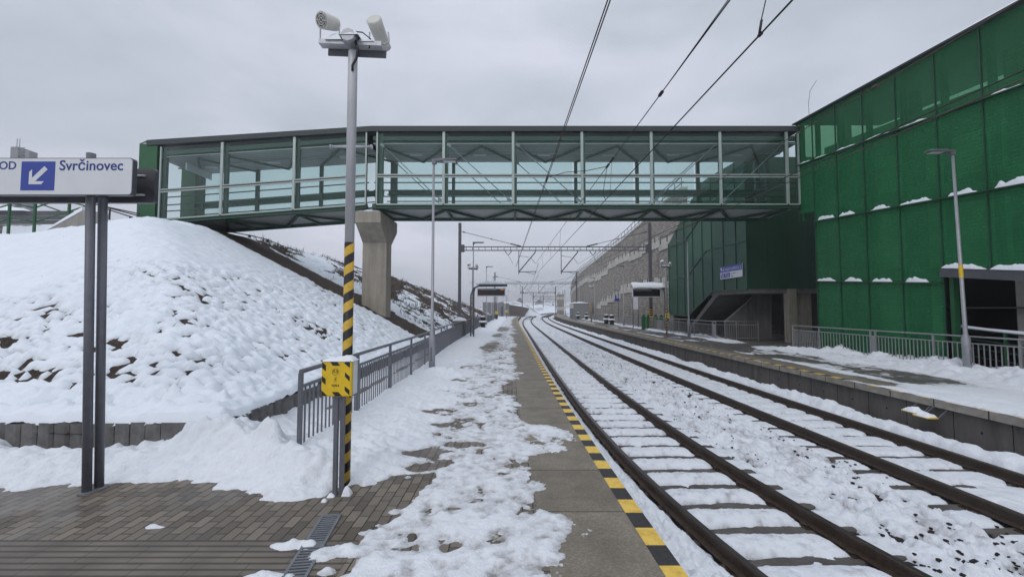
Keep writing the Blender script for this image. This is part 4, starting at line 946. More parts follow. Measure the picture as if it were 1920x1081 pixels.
# green end wall of the bridge
e0, e1 = P(260, 350, YF).x, P(294, 350, YF).x; zt = zp(270, YF); zb = zp(415, YF)
q = MB(); q.box(e0, e1, YF - .05, YF + .35, 5.0, zt); q.prism([(e0, YF - .05, zt), (e0, YF + .3, zt + .28), (e0, YF + .35, zt)], (.02, 0, 0)); q.build('end_post', m_green, fb)
q = MB(); q.box(e0 + .1, e1, YB - .35, YB + .1, 5.0, zt); q.build('end_post', m_green, fb)
q = MB(); q.heap(e0, e1 + .1, YF - .05, YF + .35, zt, .10, 10, 6, 21); q.build('snow_cap', m_snow, fb)
lx = P(345, 330, YF + .5).x; q = MB(); q.box(e1 + .9, e1 + .95, YF + .5, YB - .5, zp(330, 20.5), zp(318, 20.5)); q.build('direction_panel', m_white, fb)
# ================================================================== pier
px0, px1 = P(667, 400, 19.0).x, P(714, 400, 19.0).x
pr = thing('bridge_pier', 'board marked concrete hammerhead pier carrying the footbridge above the slope', 'bridge pier', ((px0 + px1) / 2, 20.3, 0))
zt = zDECK - .04; yb0, yb1 = 19.95, 20.75
def pier_v(yf, yk, z): return [(px0, yf, z), (px1, yf, z), (px1, yk, z), (px0, yk, z)]
def stack(q, rings):
    v = [p for r in rings for p in r]; n = 4; f = [(3, 2, 1, 0)]
    for i in range(len(rings) - 1):
        for k in range(4): f.append((i * 4 + k, i * 4 + (k + 1) % 4, i * 4 + 4 + (k + 1) % 4, i * 4 + 4 + k))
    f.append(tuple(len(v) - 4 + k for k in range(4))); q.add(v, f); return q
zh = zp(417, 19.0); zn = zp(456, 20.1)
stack(MB(), [pier_v(yb0, yb1, -.3), pier_v(yb0, yb1, zn)]).build('shaft', m_pier, pr)
stack(MB(), [pier_v(yb0, yb1, zn + .002), pier_v(18.95, 21.75, zh), pier_v(18.95, 21.75, zt - .12)]).build('pier_head', m_pier, pr)
q = MB(); q.heap(px0, px1, 18.95, 19.4, zt - .12, .16, 10, 6, 31); q.build('snow_cap', m_snow, pr)
# ================================================================== ramp beyond the crest, top of the slope
w = thing('retaining_wall', 'low concrete wall with snowy sloping top on the crest of the slope', 'wall', (-14.8, 15.6, 4.4))
a0, a1, a2 = P(74, 431, 15.2), P(165, 397, 15.6), P(208, 402, 15.8)
q = MB(); q.prism([(a0.x, 15.4, 3.6), (a2.x, 15.4, 3.6), (a2.x, 15.4, a2.z), (a1.x, 15.4, a1.z), (a0.x, 15.4, a0.z)], (0, .3, 0)); q.build('wall', m_conc, w)
q = MB(); v = []
for (p, h) in ((a0, .05), (a1, .14)):
    for (y, z) in ((15.38, 0), (15.38, h), (15.55, h + .04), (15.72, h), (15.72, 0)): v.append((p.x, y, p.z + z))
q.add(v, [(k, (k + 1) % 5, 5 + (k + 1) % 5, 5 + k) for k in range(5)] + [(4, 3, 2, 1, 0), (5, 6, 7, 8, 9)]); q.build('snow_cap', m_snow, w)
w = thing('boarded_ramp', 'ramp side of dark grey horizontal boards behind the snowy crest', 'ramp', (-17, 17.2, 4.2))
for k in range(5):
    a = P(-140, 400, 17.6); b = P(140 + k * 6, 400, 17.6); z1 = zp(396 + k * 8.6, 17.6); q = MB(); q.box(a.x, b.x, 17.5 + .004 * (k % 2), 17.58, z1 - .18, z1 - .006); q.build('board', m_wood, w)
q = MB(); q.heap(P(-140, 400, 17.6).x, P(60, 400, 17.6).x, 17.3, 17.9, zp(397, 17.6), .35, 24, 6, 33); q.build('snow_cap', m_snow, w)
rl = thing('handrail_fence', 'bright green handrails with posts on the ramp behind the crest of the slope', 'handrail', (-17, 16.4, 4.3))
for x in (16, 64, 128):
    a = P(x, 428, 16.2); q = MB(); q.bar((a.x, 16.2, a.z - .3), (a.x, 16.2, a.z + 1.35), .07, .07, up=(0, 1, 0)); q.build('post', m_green, rl)
for (x0, y0, x1, y1, d0, d1) in ((-60, 436, 16, 410, 16.2, 16.2), (16, 407, 64, 416, 16.2, 16.2), (64, 417, 165, 385, 16.25, 16.25), (-60, 405, 16, 384, 16.2, 16.2), (16, 379, 62, 389, 16.2, 16.2), (64, 390, 100, 378, 16.25, 16.25), (70, 380, 122, 399, 17.9, 17.9), (140, 381, 165, 387, 17.9, 17.9)):
    q = MB(); q.tube([P(x0, y0, d0), P(x1, y1, d1)], .028, 8); q.build('rail', m_green, rl)
rl = thing('handrail_fence', 'thin dark handrail sloping down from the crest to the bridge end post', 'handrail', (-16.5, 18, 5.5))
for (x0, y0, x1, y1) in ((150, 377, 262, 401), (200, 389, 262, 405), (200, 392, 248, 407)):
    q = MB(); q.tube([P(x0, y0, 18.4), P(x1, y1, 18.4)], .026, 8); q.build('rail', m_dark, rl)
for x, y in ((206, 392), (244, 405)): q = MB(); a = P(x, y, 18.4); q.bar((a.x, 18.4, a.z - .9), (a.x, 18.4, a.z), .05, .05, up=(0, 1, 0)); q.build('post', m_dark, rl)
rl = thing('handrail_fence', 'dark railing stepping down along the crest beyond the footbridge', 'handrail', (-14, 24, 5.9))
pts = [P(395, 428, 21.9), P(468, 441, 22.9), P(502, 449, 24.5), P(530, 461, 26), P(556, 470, 28), P(579, 478, 30)]
for dz in (0.0, -.22): q = MB(); q.tube([p + Vector((0, 0, dz)) for p in pts] + [P(603, 484, 33) + Vector((0, 0, dz))], .028, 6); q.build('rail', m_green_d, rl)
for p in pts[1:]: q = MB(); q.bar(p + Vector((0, 0, -.95)), p + Vector((0, 0, .03)), .1, .1, up=(0, 1, 0)); q.build('post', m_green_d, rl)
# rocks by the abutment
rg = random.Random(2)
for (x, y, s) in ((276, 436, .22), (268, 438, .16), (292, 434, .24), (303, 433, .16), (296, 448, .14)):
    c = G(x, y, 5.0) if False else P(x, y, 18.2); c.z = float(emb(np.array([c.x]), np.array([c.y]))[0]) + .06; q = MB(); v = []
    for i in range(5):
        for k in range(8): th = PI * (i + .5) / 5; ph = k * PI / 4; v.append(c + Vector((math.sin(th) * math.cos(ph) * 1.4, math.sin(th) * math.sin(ph), math.cos(th) * .7)) * s * rg.uniform(.85, 1.1))
    q.add(v, [(i * 8 + k, i * 8 + 8 + k, i * 8 + 8 + (k + 1) % 8, i * 8 + (k + 1) % 8) for i in range(4) for k in range(8)] + [tuple(range(8)), tuple(39 - k for k in range(8))], 0, True)
    q.build('boulder', m_conc_d, None, label='grey boulder in the snow at the foot of the green bridge end post', cat='boulder', group='boulders at the bridge end', at=c)
tw = thing('telecom_tower', 'faint pale blocky tower with aerials, far beyond the crest of the slope', 'tower', (-66, 55, 0))
a = P(20, 275, 55); b = P(33, 300, 55); q = MB(); q.box(a.x, b.x, 55, 56.5, 0, a.z); q.build('tower_block', m_cabin, tw)
a = P(47, 282, 55); b = P(54, 300, 55); q = MB(); q.box(a.x, b.x, 55, 56, 0, a.z); q.build('tower_block', m_cabin, tw)
q = MB(); x0, x1 = P(33, 280, 55).x, P(47, 280, 55).x
for k in range(6): z = zp(277 + k * 6, 55); q.bar((x0, 55, z), (x1, 55, z), .06, .06); q.bar((x0, 55, z), (x1, 55, zp(283 + k * 6, 55)), .05, .05)
q.build('lattice_frame', m_cabin, tw)
for x in (32.5, 37.5): q = MB(); a = P(x, 260, 55); q.tube([(a.x, 55, zp(277, 55)), (a.x, 55, a.z)], .04, 5); q.build('aerial', m_cabin, tw)
# ================================================================== green ramp tower
TX = 13.3
def line(a, b, X=TX):
    p = PX(*a, X); q = PX(*b, X)
    return lambda y: p.z + (q.z - p.z) * (y - p.y) / (q.y - p.y)
zr = [line((1497, 232), (1920, 5)), line((1500, 310), (1920, 160)), line((1530, 415), (1895, 350)), line((1532, 527), (1760, 530))]
zop = line((1778, 502), (1920, 506))
Yc = [PX(1497, 320, TX).y] + [PX(x, 450, TX).y for x in (1530, 1574, 1626, 1690, 1767, 1857)]
while len(Yc) < 11: Yc.append(Yc[-1] - 1.36)
tw = thing('ramp_tower', 'huge ramp tower clad in bright green metal mesh with snow on its ledges', 'building', (TX + 2, 13, 0))
JO = 5                                     # columns from here on stand over the open ground floor
for j in range(len(Yc) - 1):
    ya, yb = Yc[j], Yc[j + 1]
    for i in range(4):
        if j == 0 and i > 1: continue
        top = zr[i]; bot = zr[i + 1] if i < 3 else (lambda y: -0.05)
        if j >= JO and i == 2: bot = zop
        if j >= JO and i == 3: continue
        if j == 0 and i == 1: bot = line((1499, 403), (1530, 396))
        q = MB(); e = .012; v = [(TX, ya - e, bot(ya) + .02), (TX, yb + e, bot(yb) + .02), (TX, yb + e, top(yb) - .02), (TX, ya - e, top(ya) - .02)]
        q.add([*v, *[(p[0] + .025, p[1], p[2]) for p in v]], [(0, 1, 2, 3), (7, 6, 5, 4), (0, 4, 5, 1), (1, 5, 6, 2), (2, 6, 7, 3), (3, 7, 4, 0)]); q.build('mesh_panel', m_mesh_top if i == 0 else m_mesh, tw)
for j in range(len(Yc)):
    y = Yc[j]; zb = -0.05 if 1 <= j <= JO else (zop(y) - .0 if j > JO else zr[1](y) - 2.6)
    q = MB(); q.bar((TX - .012, y, zb), (TX - .012, y, zr[0](y) - .01), .045, .03, up=(0, 1, 0)); q.build('seam_strip', m_green_d, tw); q = MB(); q.bar((TX + .12, y - .16, zb), (TX + .12, y - .16, zr[0](y) - .01), .16, .12, up=(0, 1, 0)); q.build('cladding_post', m_green, tw)
rg = random.Random(6)
snow_w = [(0, 0), (.03, .05), (.13, .16), (.14, .16)]
for i in range(1, 4):
    for j in range(1 if i > 1 else 0, len(Yc) - 1):
        if i == 3 and j >= JO: continue
        ya, yb = Yc[j], Yc[j + 1]; z = zr[i]
        q = MB(); q.bar((TX - .05, ya, z(ya)), (TX - .05, yb, z(yb)), .13, .035); q.build('ledge', m_green_d, tw)
        a, b = lerp(ya, yb, rg.uniform(.02, .25)), lerp(ya, yb, rg.uniform(.62, .98)); sl = (z(yb) - z(ya)) / (yb - ya)
        if i == 1 and j in (5, 7): continue
        q = MB(); q.heap(TX - .11, TX + .0, b, a, z(b) + .017, (.07 if i == 1 else rg.uniform(.16, .24)), 8, 26, i * 20 + j, slope=sl); q.build('snow_cap', m_snow, tw)
for j in range(JO, len(Yc) - 1):
    ya, yb = Yc[j], Yc[j + 1]; q = MB(); a, b = lerp(ya, yb, .04), lerp(ya, yb, .93); q.heap(TX - .16, TX + .0, b, a, zop(b), .17, 8, 24, 70 + j, slope=(zop(yb) - zop(ya)) / (yb - ya)); q.build('snow_cap', m_snow, tw)
a, b = Yc[JO], Yc[-1]
q = MB(); q.bar((TX + .02, a + .0, zop(a) - .15), (TX + .02, b, zop(b) - .15), .30, .26); q.build('floor_beam', m_mast, tw)
q = MB()
for y in (a, b): pass
ra, rb = Yc[0] + .12, Yc[-1]
v = []
for y in (ra, rb):
    z = zr[0](y); v += [(TX - .16, y, z), (TX + 4.0, y, z), (TX + 4.0, y, z + .06), (TX - .16, y, z + .06)]
q = MB(); q.add(v, [(3, 2, 1, 0), (4, 5, 6, 7), (0, 1, 5, 4), (1, 2, 6, 5), (2, 3, 7, 6), (3, 0, 4, 7)]); q.build('roof', m_roof, tw)
q = MB(); v = []
for k in range(30):
    y = lerp(ra, rb, k / 29); z = zr[0](y) + .06; h = .05 + .05 * abs(float(fbm(np.array([y * 2.]), np.array([1.]), 3, 5)[0])) + .05 * (k / 29); v += [(TX - .12, y, z), (TX - .06, y, z + h), (TX + 3.9, y, z + h + .05)]
q.add(v, [(3 * k + i, 3 * k + i + 1, 3 * k + i + 4, 3 * k + i + 3) for k in range(29) for i in (0, 1)], 0, True); q.build('roof_snow', m_snow, tw)
# inside: sloping floors, columns and a rear screen, seen dimly through the mesh
for i, zf in enumerate((zr[1], zr[2], zr[3])):
    v = []; ye = rb if i < 2 else Yc[JO]
    for y in (Yc[1] - .2, ye):
        z = zf(y) + (.15 if i != 1 else .3); v += [(TX + .35, y, z), (TX + 3.2, y, z), (TX + 3.2, y, z + .35), (TX + .35, y, z + .35)]
    q = MB(); q.add(v, [(3, 2, 1, 0), (4, 5, 6, 7), (0, 1, 5, 4), (1, 2, 6, 5), (2, 3, 7, 6), (3, 0, 4, 7)]); q.build('floor_slab', m_conc_l, tw)
q = MB(); v = []
for y in (Yc[0] + 2.2, rb): v += [(TX + 3.3, y, -.05), (TX + 3.3, y, zr[0](y) - .95)]
q.add(v + [(p[0] + .06, p[1], p[2]) for p in v], [(0, 1, 3, 2), (4, 6, 7, 5), (1, 5, 7, 3)]); q.build('rear_screen', m_mesh, tw)
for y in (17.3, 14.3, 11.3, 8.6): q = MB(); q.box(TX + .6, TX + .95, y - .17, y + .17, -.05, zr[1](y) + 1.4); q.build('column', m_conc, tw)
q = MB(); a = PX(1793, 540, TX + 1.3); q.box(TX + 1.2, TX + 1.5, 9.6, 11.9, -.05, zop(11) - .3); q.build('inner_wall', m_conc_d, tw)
q = MB(); q.box(TX + 2.4, TX + 2.5, Yc[-1], Yc[JO] + .3, -.05, zop(12) + .3); q.box(TX + .2, TX + 2.4, Yc[JO] + .2, Yc[JO] + .3, -.05, zop(12.8) - .05); q.box(TX + .2, TX + 2.5, Yc[-1], Yc[JO] + .2, zop(Yc[-1]) - .40, zop(Yc[-1]) - .36); q.build('shade_backing', m_black, tw)  # black walls and ceiling added to paint the opening's shade
# antenna whip on its roof
wh = MB(); wh.tube([P(1517, 217, 18.2), P(1516, 193, 18.2), P(1519, 170, 18.2), P(1531, 151, 18.2)], .009, 6); wh.build('aerial', m_dark, None, label='thin bent whip aerial above the green tower roof', cat='aerial', at=P(1517, 217, 18.2))
# green handrail of the ramp, loaded with snow
hr = thing('ramp_handrail', 'green ramp handrail loaded with a roll of snow inside the tower opening', 'handrail', (TX + .7, 11, 0))
a, b = PX(1786, 613, TX + .35), PX(1930, 629, TX + .35)
q = MB(); q.tube([a, b], .03, 8); q.build('handrail', m_green_d, hr)
q = MB(); q.tube([a + Vector((0, 0, .03)), lerp(a, b, .15) + Vector((0, 0, .05)), lerp(a, b, .5) + Vector((0, 0, .04)), b + Vector((0, 0, .05))], [.035, .05, .042, .05], 8); q.build('snow_cap', m_snow, hr)
for t_ in (.03, .72, 1.0): p = lerp(a, b, t_); q = MB(); q.bar((p.x, p.y, 0), (p.x, p.y, p.z), .06, .06, up=(0, 1, 0)); q.build('post', m_green, hr)
for dz in (.3, .55, .8): q = MB(); q.tube([a - Vector((0, 0, dz)), b - Vector((0, 0, dz))], .018, 6); q.build('rail', m_green_d, hr)
# ================================================================== green stair cladding beyond the footbridge
SX = 13.05
st = thing('stair_tower', 'dark green panelled stair enclosure under and behind the footbridge, blue sign on it', 'building', (SX + 2, 28, 0))
xv = [1400.5, 1380, 1356.6, 1335, 1317, 1299, 1283, 1269, 1254]
def ybot(x): return np.interp(x, [1254, 1290, 1337, 1400], [589, 592, 545, 542])
Ys_ = [PX(x, 480, SX).y for x in xv]
def ztop(y): return float(np.interp(y, [22, 28.2, 30.0, 34.5, 36], [10.35, 10.6, 9.7, 7.2, 6.4]))
for k in range(len(xv) - 1):
    xa, xb = xv[k], xv[k + 1]; ya, yb = Ys_[k], Ys_[k + 1]
    xs2 = [xa] + [x for x in (1337, 1290) if xb < x < xa] + [xb]; low = [(PX(x, 480, SX).y, PX(x, float(ybot(x)), SX).z) for x in xs2]
    poly = [(SX, y - (.012 if i == 0 else 0) * -1, z) for i, (y, z) in enumerate(low)] + [(SX, yb - .012, ztop(yb)), (SX, ya + .012, ztop(ya))]
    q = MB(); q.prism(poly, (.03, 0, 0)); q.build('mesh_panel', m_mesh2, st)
for k, x in enumerate(xv):
    y = Ys_[k]; q = MB(); q.bar((SX - .015, y, PX(x, float(ybot(x)), SX).z), (SX - .015, y, ztop(y)), .06, .06, up=(0, 1, 0)); q.build('seam', m_green_d, st)
def seam(pts, w=.05):
    q = MB(); pp = [PX(x, y, SX - .02) for x, y in pts]
    for a, b in zip(pp[:-1], pp[1:]): q.bar(a, b, .06, w)
    q.build('seam', m_green_d, st)
seam([(1400, 450), (1324, 470), (1290, 516), (1257, 526)]); seam([(1257, 462), (1283, 454), (1318, 400)]); seam([(1256, 436), (1312, 413)])
seam([(1254, 589), (1290, 592), (1337, 545), (1400, 542)], .09)
q = MB(); ya = Ys_[0]; zs = PX(1400, 541, SX).z
for k in range(4):
    xa = lerp(SX, 17.6, k / 4); xb = lerp(SX, 17.6, (k + 1) / 4); q = MB(); q.box(xa + .01, xb - .01, ya, ya + .04, zs, 10.3); q.build('mesh_panel', m_green_d, st)  # same cladding; darker green paints in the shade under the footbridge
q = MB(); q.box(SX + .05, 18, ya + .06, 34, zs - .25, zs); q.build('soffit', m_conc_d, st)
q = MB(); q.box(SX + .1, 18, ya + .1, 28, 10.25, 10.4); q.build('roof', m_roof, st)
q = MB(); q.box(17.6, 17.9, 20, 36, -.05, 10.2); q.box(SX + .06, 17.6, 33.6, 33.9, -.05, 6.0); q.build('rear_wall', m_conc_d, st)  # second box: cross wall added so the gap under the cladding reads dark
Yw = 25.2; poly = [P(1362, 634, Yw), P(1362, 602, Yw), P(1425, 547, Yw), P(1447, 547, Yw), P(1447, 634, Yw)]
for p in poly[:1] + poly[-1:]: p.z = -.05
q = MB(); q.prism(poly[::-1], (0, .3, 0)); q.build('stair_wall', m_conc_d, st)
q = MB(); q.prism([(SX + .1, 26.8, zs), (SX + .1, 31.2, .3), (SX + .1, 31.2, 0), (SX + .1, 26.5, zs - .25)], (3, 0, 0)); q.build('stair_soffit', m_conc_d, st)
q = MB()
for k in range(9): q.box(P(1447, 600, Yw).x + .05, P(1481, 600, Yw).x, Yw + .3 + k * .3, Yw + .6 + k * .3, k * .17, (k + 1) * .17)
q.build('steps', m_conc_d, st)
for (x0, x1, y) in ((1480, 1496, 22.9), (1502, 1523, 23.6)):
    a, b = P(x0, 600, y), P(x1, 600, y); q = MB(); q.bbox(a.x, b.x, y, y + .45, -.05, zs - .02, .02); q.build('column', m_pier, st)
# blue and white sign on the cladding
ps = thing('platform_sign', 'blue and white wayfinding board fixed on the dark green stair cladding', 'sign', (SX - .1, 24, 3))
tl, tr_, bl, br = PX(1350, 500, SX - .08), PX(1391, 494, SX - .08), PX(1350, 523, SX - .08), PX(1391, 519, SX - .08)
z0, z1 = (bl.z + br.z) / 2, (tl.z + tr_.z) / 2; ya, yb = tl.y, tr_.y; zm = lerp(z0, z1, .52)
q = MB(); q.box(SX - .08, SX - .02, yb, ya, z0, z1); q.build('sign_board', m_white, ps)
q = MB(); q.box(SX - .084, SX - .0802, yb, ya, zm, z1); fc = q.build('blue_band', m_blue, ps)
W = ya - yb; rt = (0, -1, 0)
text('lettering', 'K NÁSTUPIŠTU 2', m_white, fc, (SX - .087, ya - .16 * W, lerp(zm, z1, .22)), rt, (0, 0, 1), .80 * W, .52 * (z1 - zm))
q = MB(); q.bar((SX - .0855, ya - .04 * W, z1 - .08), (SX - .0855, ya - .12 * W, zm + .1), .003, .06, up=(0, 1, 0)); q.bar((SX - .0855, ya - .035 * W, z1 - .09), (SX - .0855, ya - .09 * W, z1 - .09), .003, .05); q.bar((SX - .0855, ya - .04 * W, z1 - .08), (SX - .0855, ya - .04 * W, zm + .17), .003, .05, up=(0, 1, 0)); q.build('arrow', m_white, fc)
for k in range(3):
    a = ya - (.03 + .155 * k) * W; b = a - .135 * W; q = MB(); q.box(SX - .084, SX - .0802, b, a, z0 + .05, zm - .05); pk = q.build('pictogram', m_blue, ps); q = MB(); c = (a + b) / 2; zz = (z0 + zm) / 2; h = (zm - z0)
    if k == 0: q.bar((SX - .0855, c + .06, zz + .1), (SX - .0855, c - .05, zz - .12), .003, .05, up=(0, 1, 0)); q.bar((SX - .0855, c + .06, zz + .11), (SX - .0855, c - .03, zz + .11), .003, .05)
    elif k == 1: q.tube([(SX - .0855, c + .03 * math.cos(t * PI / 6), zz + .07 + .05 * math.sin(t * PI / 6)) for t in range(7)] + [(SX - .0855, c - .03, zz - .08)], .012, 5)
    else: q.prism([(SX - .0845, c + .06, zz + .08), (SX - .0845, c + .06, zz - .06), (SX - .0845, c - .02, zz)], (-.003, 0, 0)); q.bar((SX - .0855, c + .06, zz - .13), (SX - .0855, c - .06, zz - .13), .003, .03)
    q.build('symbol', m_white, pk)
q = MB(); q.box(SX - .083, SX - .0803, ya - .72 * W, ya - .5 * W, zm - .16, zm - .11); q.box(SX - .083, SX - .0803, ya - .62 * W, ya - .52 * W, zm - .32, zm - .26); q.build('small_print', m_cabin, ps)
# ================================================================== stone retaining wall with stepped concrete bands
WY = [34.6 + 3 * k for k in range(50)]
WX = lambda y: 14.25 + float(curve(y)) * (1.0)
wt = lambda y: float(np.interp(y, [34, 38, 44, 53, 70, 95, 133, 170, 185], [11.9, 11.75, 11.25, 10.55, 10.0, 9.55, 8.9, 8.2, 8.0]))
sw = thing('stone_wall', 'tall curving stone block retaining wall with stepped concrete bands beyond the far platform', 'retaining wall', (WX(60), 60, 0))
q = MB(); v = []
for y in WY: v += [(WX(y), y, -1), (WX(y), y, wt(y)), (WX(y) + .5, y, wt(y)), (WX(y) + .5, y, -1)]
q.add(v, [(4 * k + i, 4 * k + 4 + i, 4 * k + 4 + (i + 1) % 4, 4 * k + (i + 1) % 4) for k in range(len(WY) - 1) for i in range(4)] + [(3, 2, 1, 0), tuple(4 * (len(WY) - 1) + k for k in range(4))]); q.build('wall', m_brick, sw)
q = MB(); v = []
for y in WY: x = WX(y) - .06; z = wt(y) + .003; v += [(x, y, z), (x, y, z + .2), (x + .62, y, z + .2), (x + .62, y, z)]
q.add(v, [(4 * k + i, 4 * k + 4 + i, 4 * k + 4 + (i + 1) % 4, 4 * k + (i + 1) % 4) for k in range(len(WY) - 1) for i in range(4)] + [(3, 2, 1, 0), tuple(4 * (len(WY) - 1) + k for k in range(4))]); q.build('coping', m_conc_l, sw)
q = MB()
for a, b in zip(WY[:-1], WY[1:]):
    for dz in (.65, 1.2): q.bar((WX(a) + .2, a, wt(a) + dz), (WX(b) + .2, b, wt(b) + dz), .06, .06)
for y in np.arange(35, 180, 1.5): q.bar((WX(y) + .2, y, wt(y) + .2), (WX(y) + .2, y, wt(y) + 1.2), .05, .05, up=(0, 1, 0))
rl = q.build('guard_rail', m_grey, sw)
bl = [(35.0, 4.9, 7.35, 8.35), (39.9, 5.3, 7.75, 8.75), (45.2, 5.2, 7.5, 8.5), (50.4, 6.0, 7.75, 8.75), (56.4, 5, 7.6, 8.6), (61.4, 5, 6.9, 8.0), (66.4, 6, 6.5, 7.8), (72.4, 7, 6.7, 8.0), (79.4, 8, 7.0, 8.3), (87.4, 9, 6.8, 8.2), (96.4, 10, 6.7, 8.0), (106.4, 12, 6.5, 7.8), (118.4, 14, 6.2, 7.5), (132, 18, 5.8, 7.2), (150, 20, 5.3, 6.8)]
bl2 = [(35.0, 5.6, 3.75, 4.75), (40.6, 4.4, 3.9, 4.9), (48.2, 6.2, 3.75, 4.85), (54.4, 3.6, 3.1, 4.1), (58, 4.0, 2.7, 3.7), (62, 5, 2.3, 3.4), (67, 3.4, 1.8, 2.9), (96, 14, 2.6, 3.8), (112, 20, 2.2, 3.6), (134, 24, 2.0, 3.4)]
for i, (y, L, a, b) in enumerate(bl + bl2):
    pr_ = .10 + .004 * (i % 2); q = MB()
    n = max(1, int(L / 4))
    for k in range(n):
        ya, yb = y + L * k / n, y + L * (k + 1) / n - .004
        q.add([(WX(ya) - pr_, ya, a), (WX(yb) - pr_, yb, a), (WX(yb) - pr_, yb, b), (WX(ya) - pr_, ya, b), (WX(ya) + .05, ya, a), (WX(yb) + .05, yb, a), (WX(yb) + .05, yb, b), (WX(ya) + .05, ya, b)], [(3, 2, 1, 0), (4, 5, 6, 7), (0, 1, 5, 4), (2, 3, 7, 6), (3, 0, 4, 7), (1, 2, 6, 5)])
    ob = q.build('concrete_band', m_conc_l, sw)
    q = MB()
    for s in np.arange(.9, L, 1.7): q.box(WX(y + s) - pr_ - .06, WX(y + s) - pr_ - .003, y + s, y + s + .12, b - .42, b + .06)
    if q.v: q.build('drain_spouts', m_mast, ob, kind='stuff')
q = MB(); q.bar((12.95, 36, .42), (13.0, 62, .42), .25, .84); q.build('concrete_parapet', m_conc, None, label='low stained concrete parapet behind the far railing at the foot of the stone wall', cat='parapet', at=(12.95, 49, 0))
eb = thing('brick_building', 'small flat roofed block with pale bands where the stone wall ends', 'building', (20, 170, 0))
x0, x1 = P(1048, 570, 168).x, P(1057.5, 570, 168).x; zt = zp(553, 168)
q = MB(); q.box(x0, x1, 168, 176, -1, zt); q.build('wall', m_brick, eb)
for yy0, yy1 in ((556, 561), (575, 581)): q = MB(); q.box(x0 - .1, x1 + .1, 167.9, 176, zp(yy1, 168), zp(yy0, 168)); q.build('concrete_band', m_conc_l, eb)
q = MB(); q.box(x0 - .2, x1 + .2, 167.8, 176.2, zt, zt + .25); q.build('roof', m_conc, eb)
for x in (1050, 1055, 1058): q = MB(); a = P(x, 553, 168); q.tube([(a.x, 168.4, zt), (a.x, 168.4, zp(546, 168))], .09, 5); q.build('post', m_grey, eb)
# ================================================================== catenary portals
def gantry(label, Y, xl, xr, ztop=9.55, zb=7.25, stripes=False):
    t = thing('catenary_portal', label, 'catenary portal', ((xl + xr) / 2, Y, 0), 'catenary portals over the tracks')
    for x in (xl, xr):
        q = MB(); q.bar((x, Y, -1.0), (x, Y, ztop), .26, .26, up=(0, 1, 0)); mm = q.build('mast', m_mast, t)
        q = MB(); q.box(x - .02 if x == xl else x - .45, x + .45 if x == xl else x + .02, Y - .18, Y - .135, zb - .35, zb + .35); q.build('clamp', m_mast, mm)
    q = MB()
    for z in (zb - .16, zb + .16): q.bar((xl, Y, z), (xr, Y, z), .10, .09)
    n = int((xr - xl) / .58)
    for k in range(1, n): x = lerp(xl, xr, k / n); q.bar((x, Y, zb - .16), (x, Y, zb + .16), .05, .06, up=(0, 1, 0))
    q.build('beam', m_grey, t)
    f = lambda a: lerp(xl, xr, a)
    for s, a, b in ((1, xl, f(.325)), (-1, xr, f(.665))):
        q = MB(); m1 = Vector((a, Y, ztop - .75)); m2 = Vector((b, Y, zb + .2)); q.tube([m1, m2], .025, 5); q.tube([lerp(m1, m2, .05), lerp(m1, m2, .08)], .06, 6); q.tube([lerp(m1, m2, .5), lerp(m1, m2, .52)], .06, 6); q.tube([lerp(m1, m2, .82), lerp(m1, m2, .99)], .06, 6); q.build('stay', m_mast, t)
    for (xa, sg_) in ((f(.31), 1), (f(.533), 1)):
        q = MB(); q.tube([(xa, Y, zb - .1), (xa, Y, zb - 2.35)], .035, 6)
        q.tube([(xa + 1.52, Y, zb - .1), (xa + 1.5, Y, zb - .35), (xa, Y, zb - 2.15)], .05, 6); q.tube([(xa, Y, zb - .65), (xa + .95, Y, zb - .8)], .02, 5)
        q.tube([(xa, Y, zb - 2.15), (xa + 1.6, Y, zb - 2.1)], .035, 6); q.tube([(xa + .65, Y, zb - 2.15), (xa + 1.35, Y, zb - 2.35), (xa + 1.62, Y, zb - 2.1)], .02, 5); q.tube([(xa + 1.15, Y, zb - .85), (xa + 1.5, Y, zb - 1.35)], .02, 5); q.build('cantilever', m_mast, t)
    for xa, dx in ((f(.255), .5), (f(.70), .5)):
        q = MB(); q.tube([(xa - .3, Y, zb - .1), (xa - .25, Y, zb - .3), (xa, Y, zb - .62), (xa + .25, Y, zb - .3), (xa + .3, Y, zb - .1)], .04, 5); q.tube([(xa, Y, zb - .62), (xa + .42, Y, zb - 1.35)], .02, 4); q.build('hanger', m_mast, t)
    if stripes:
        q = MB(); q.box(xr - .14, xr + .14, Y - .14, Y + .14, .2, 1.9); hb = q.build('hazard_band', m_helix, t)
    return t
xl, xr = P(862, 500, 38).x, P(1219, 500, 38).x
gantry('nearest catenary portal spanning both tracks just beyond the footbridge', 38, xl, xr, zp(418, 38), zp(466, 38), True)
gantry('second catenary portal, its beam level with the near departures board', 90, -3.7, 14.0, 9.6, 7.25)
gantry('third catenary portal where the tracks begin to bend', 142, 3.5, 14.9, 9.3, 7.1)
gantry('small hazy catenary portal in the bend beyond the stone wall', 188, 9.6, 20.9, 9.0, 7.0)
gantry('faintest and most distant catenary portal in front of the trees', 232, 17.5, 27.2, 8.9, 6.9)
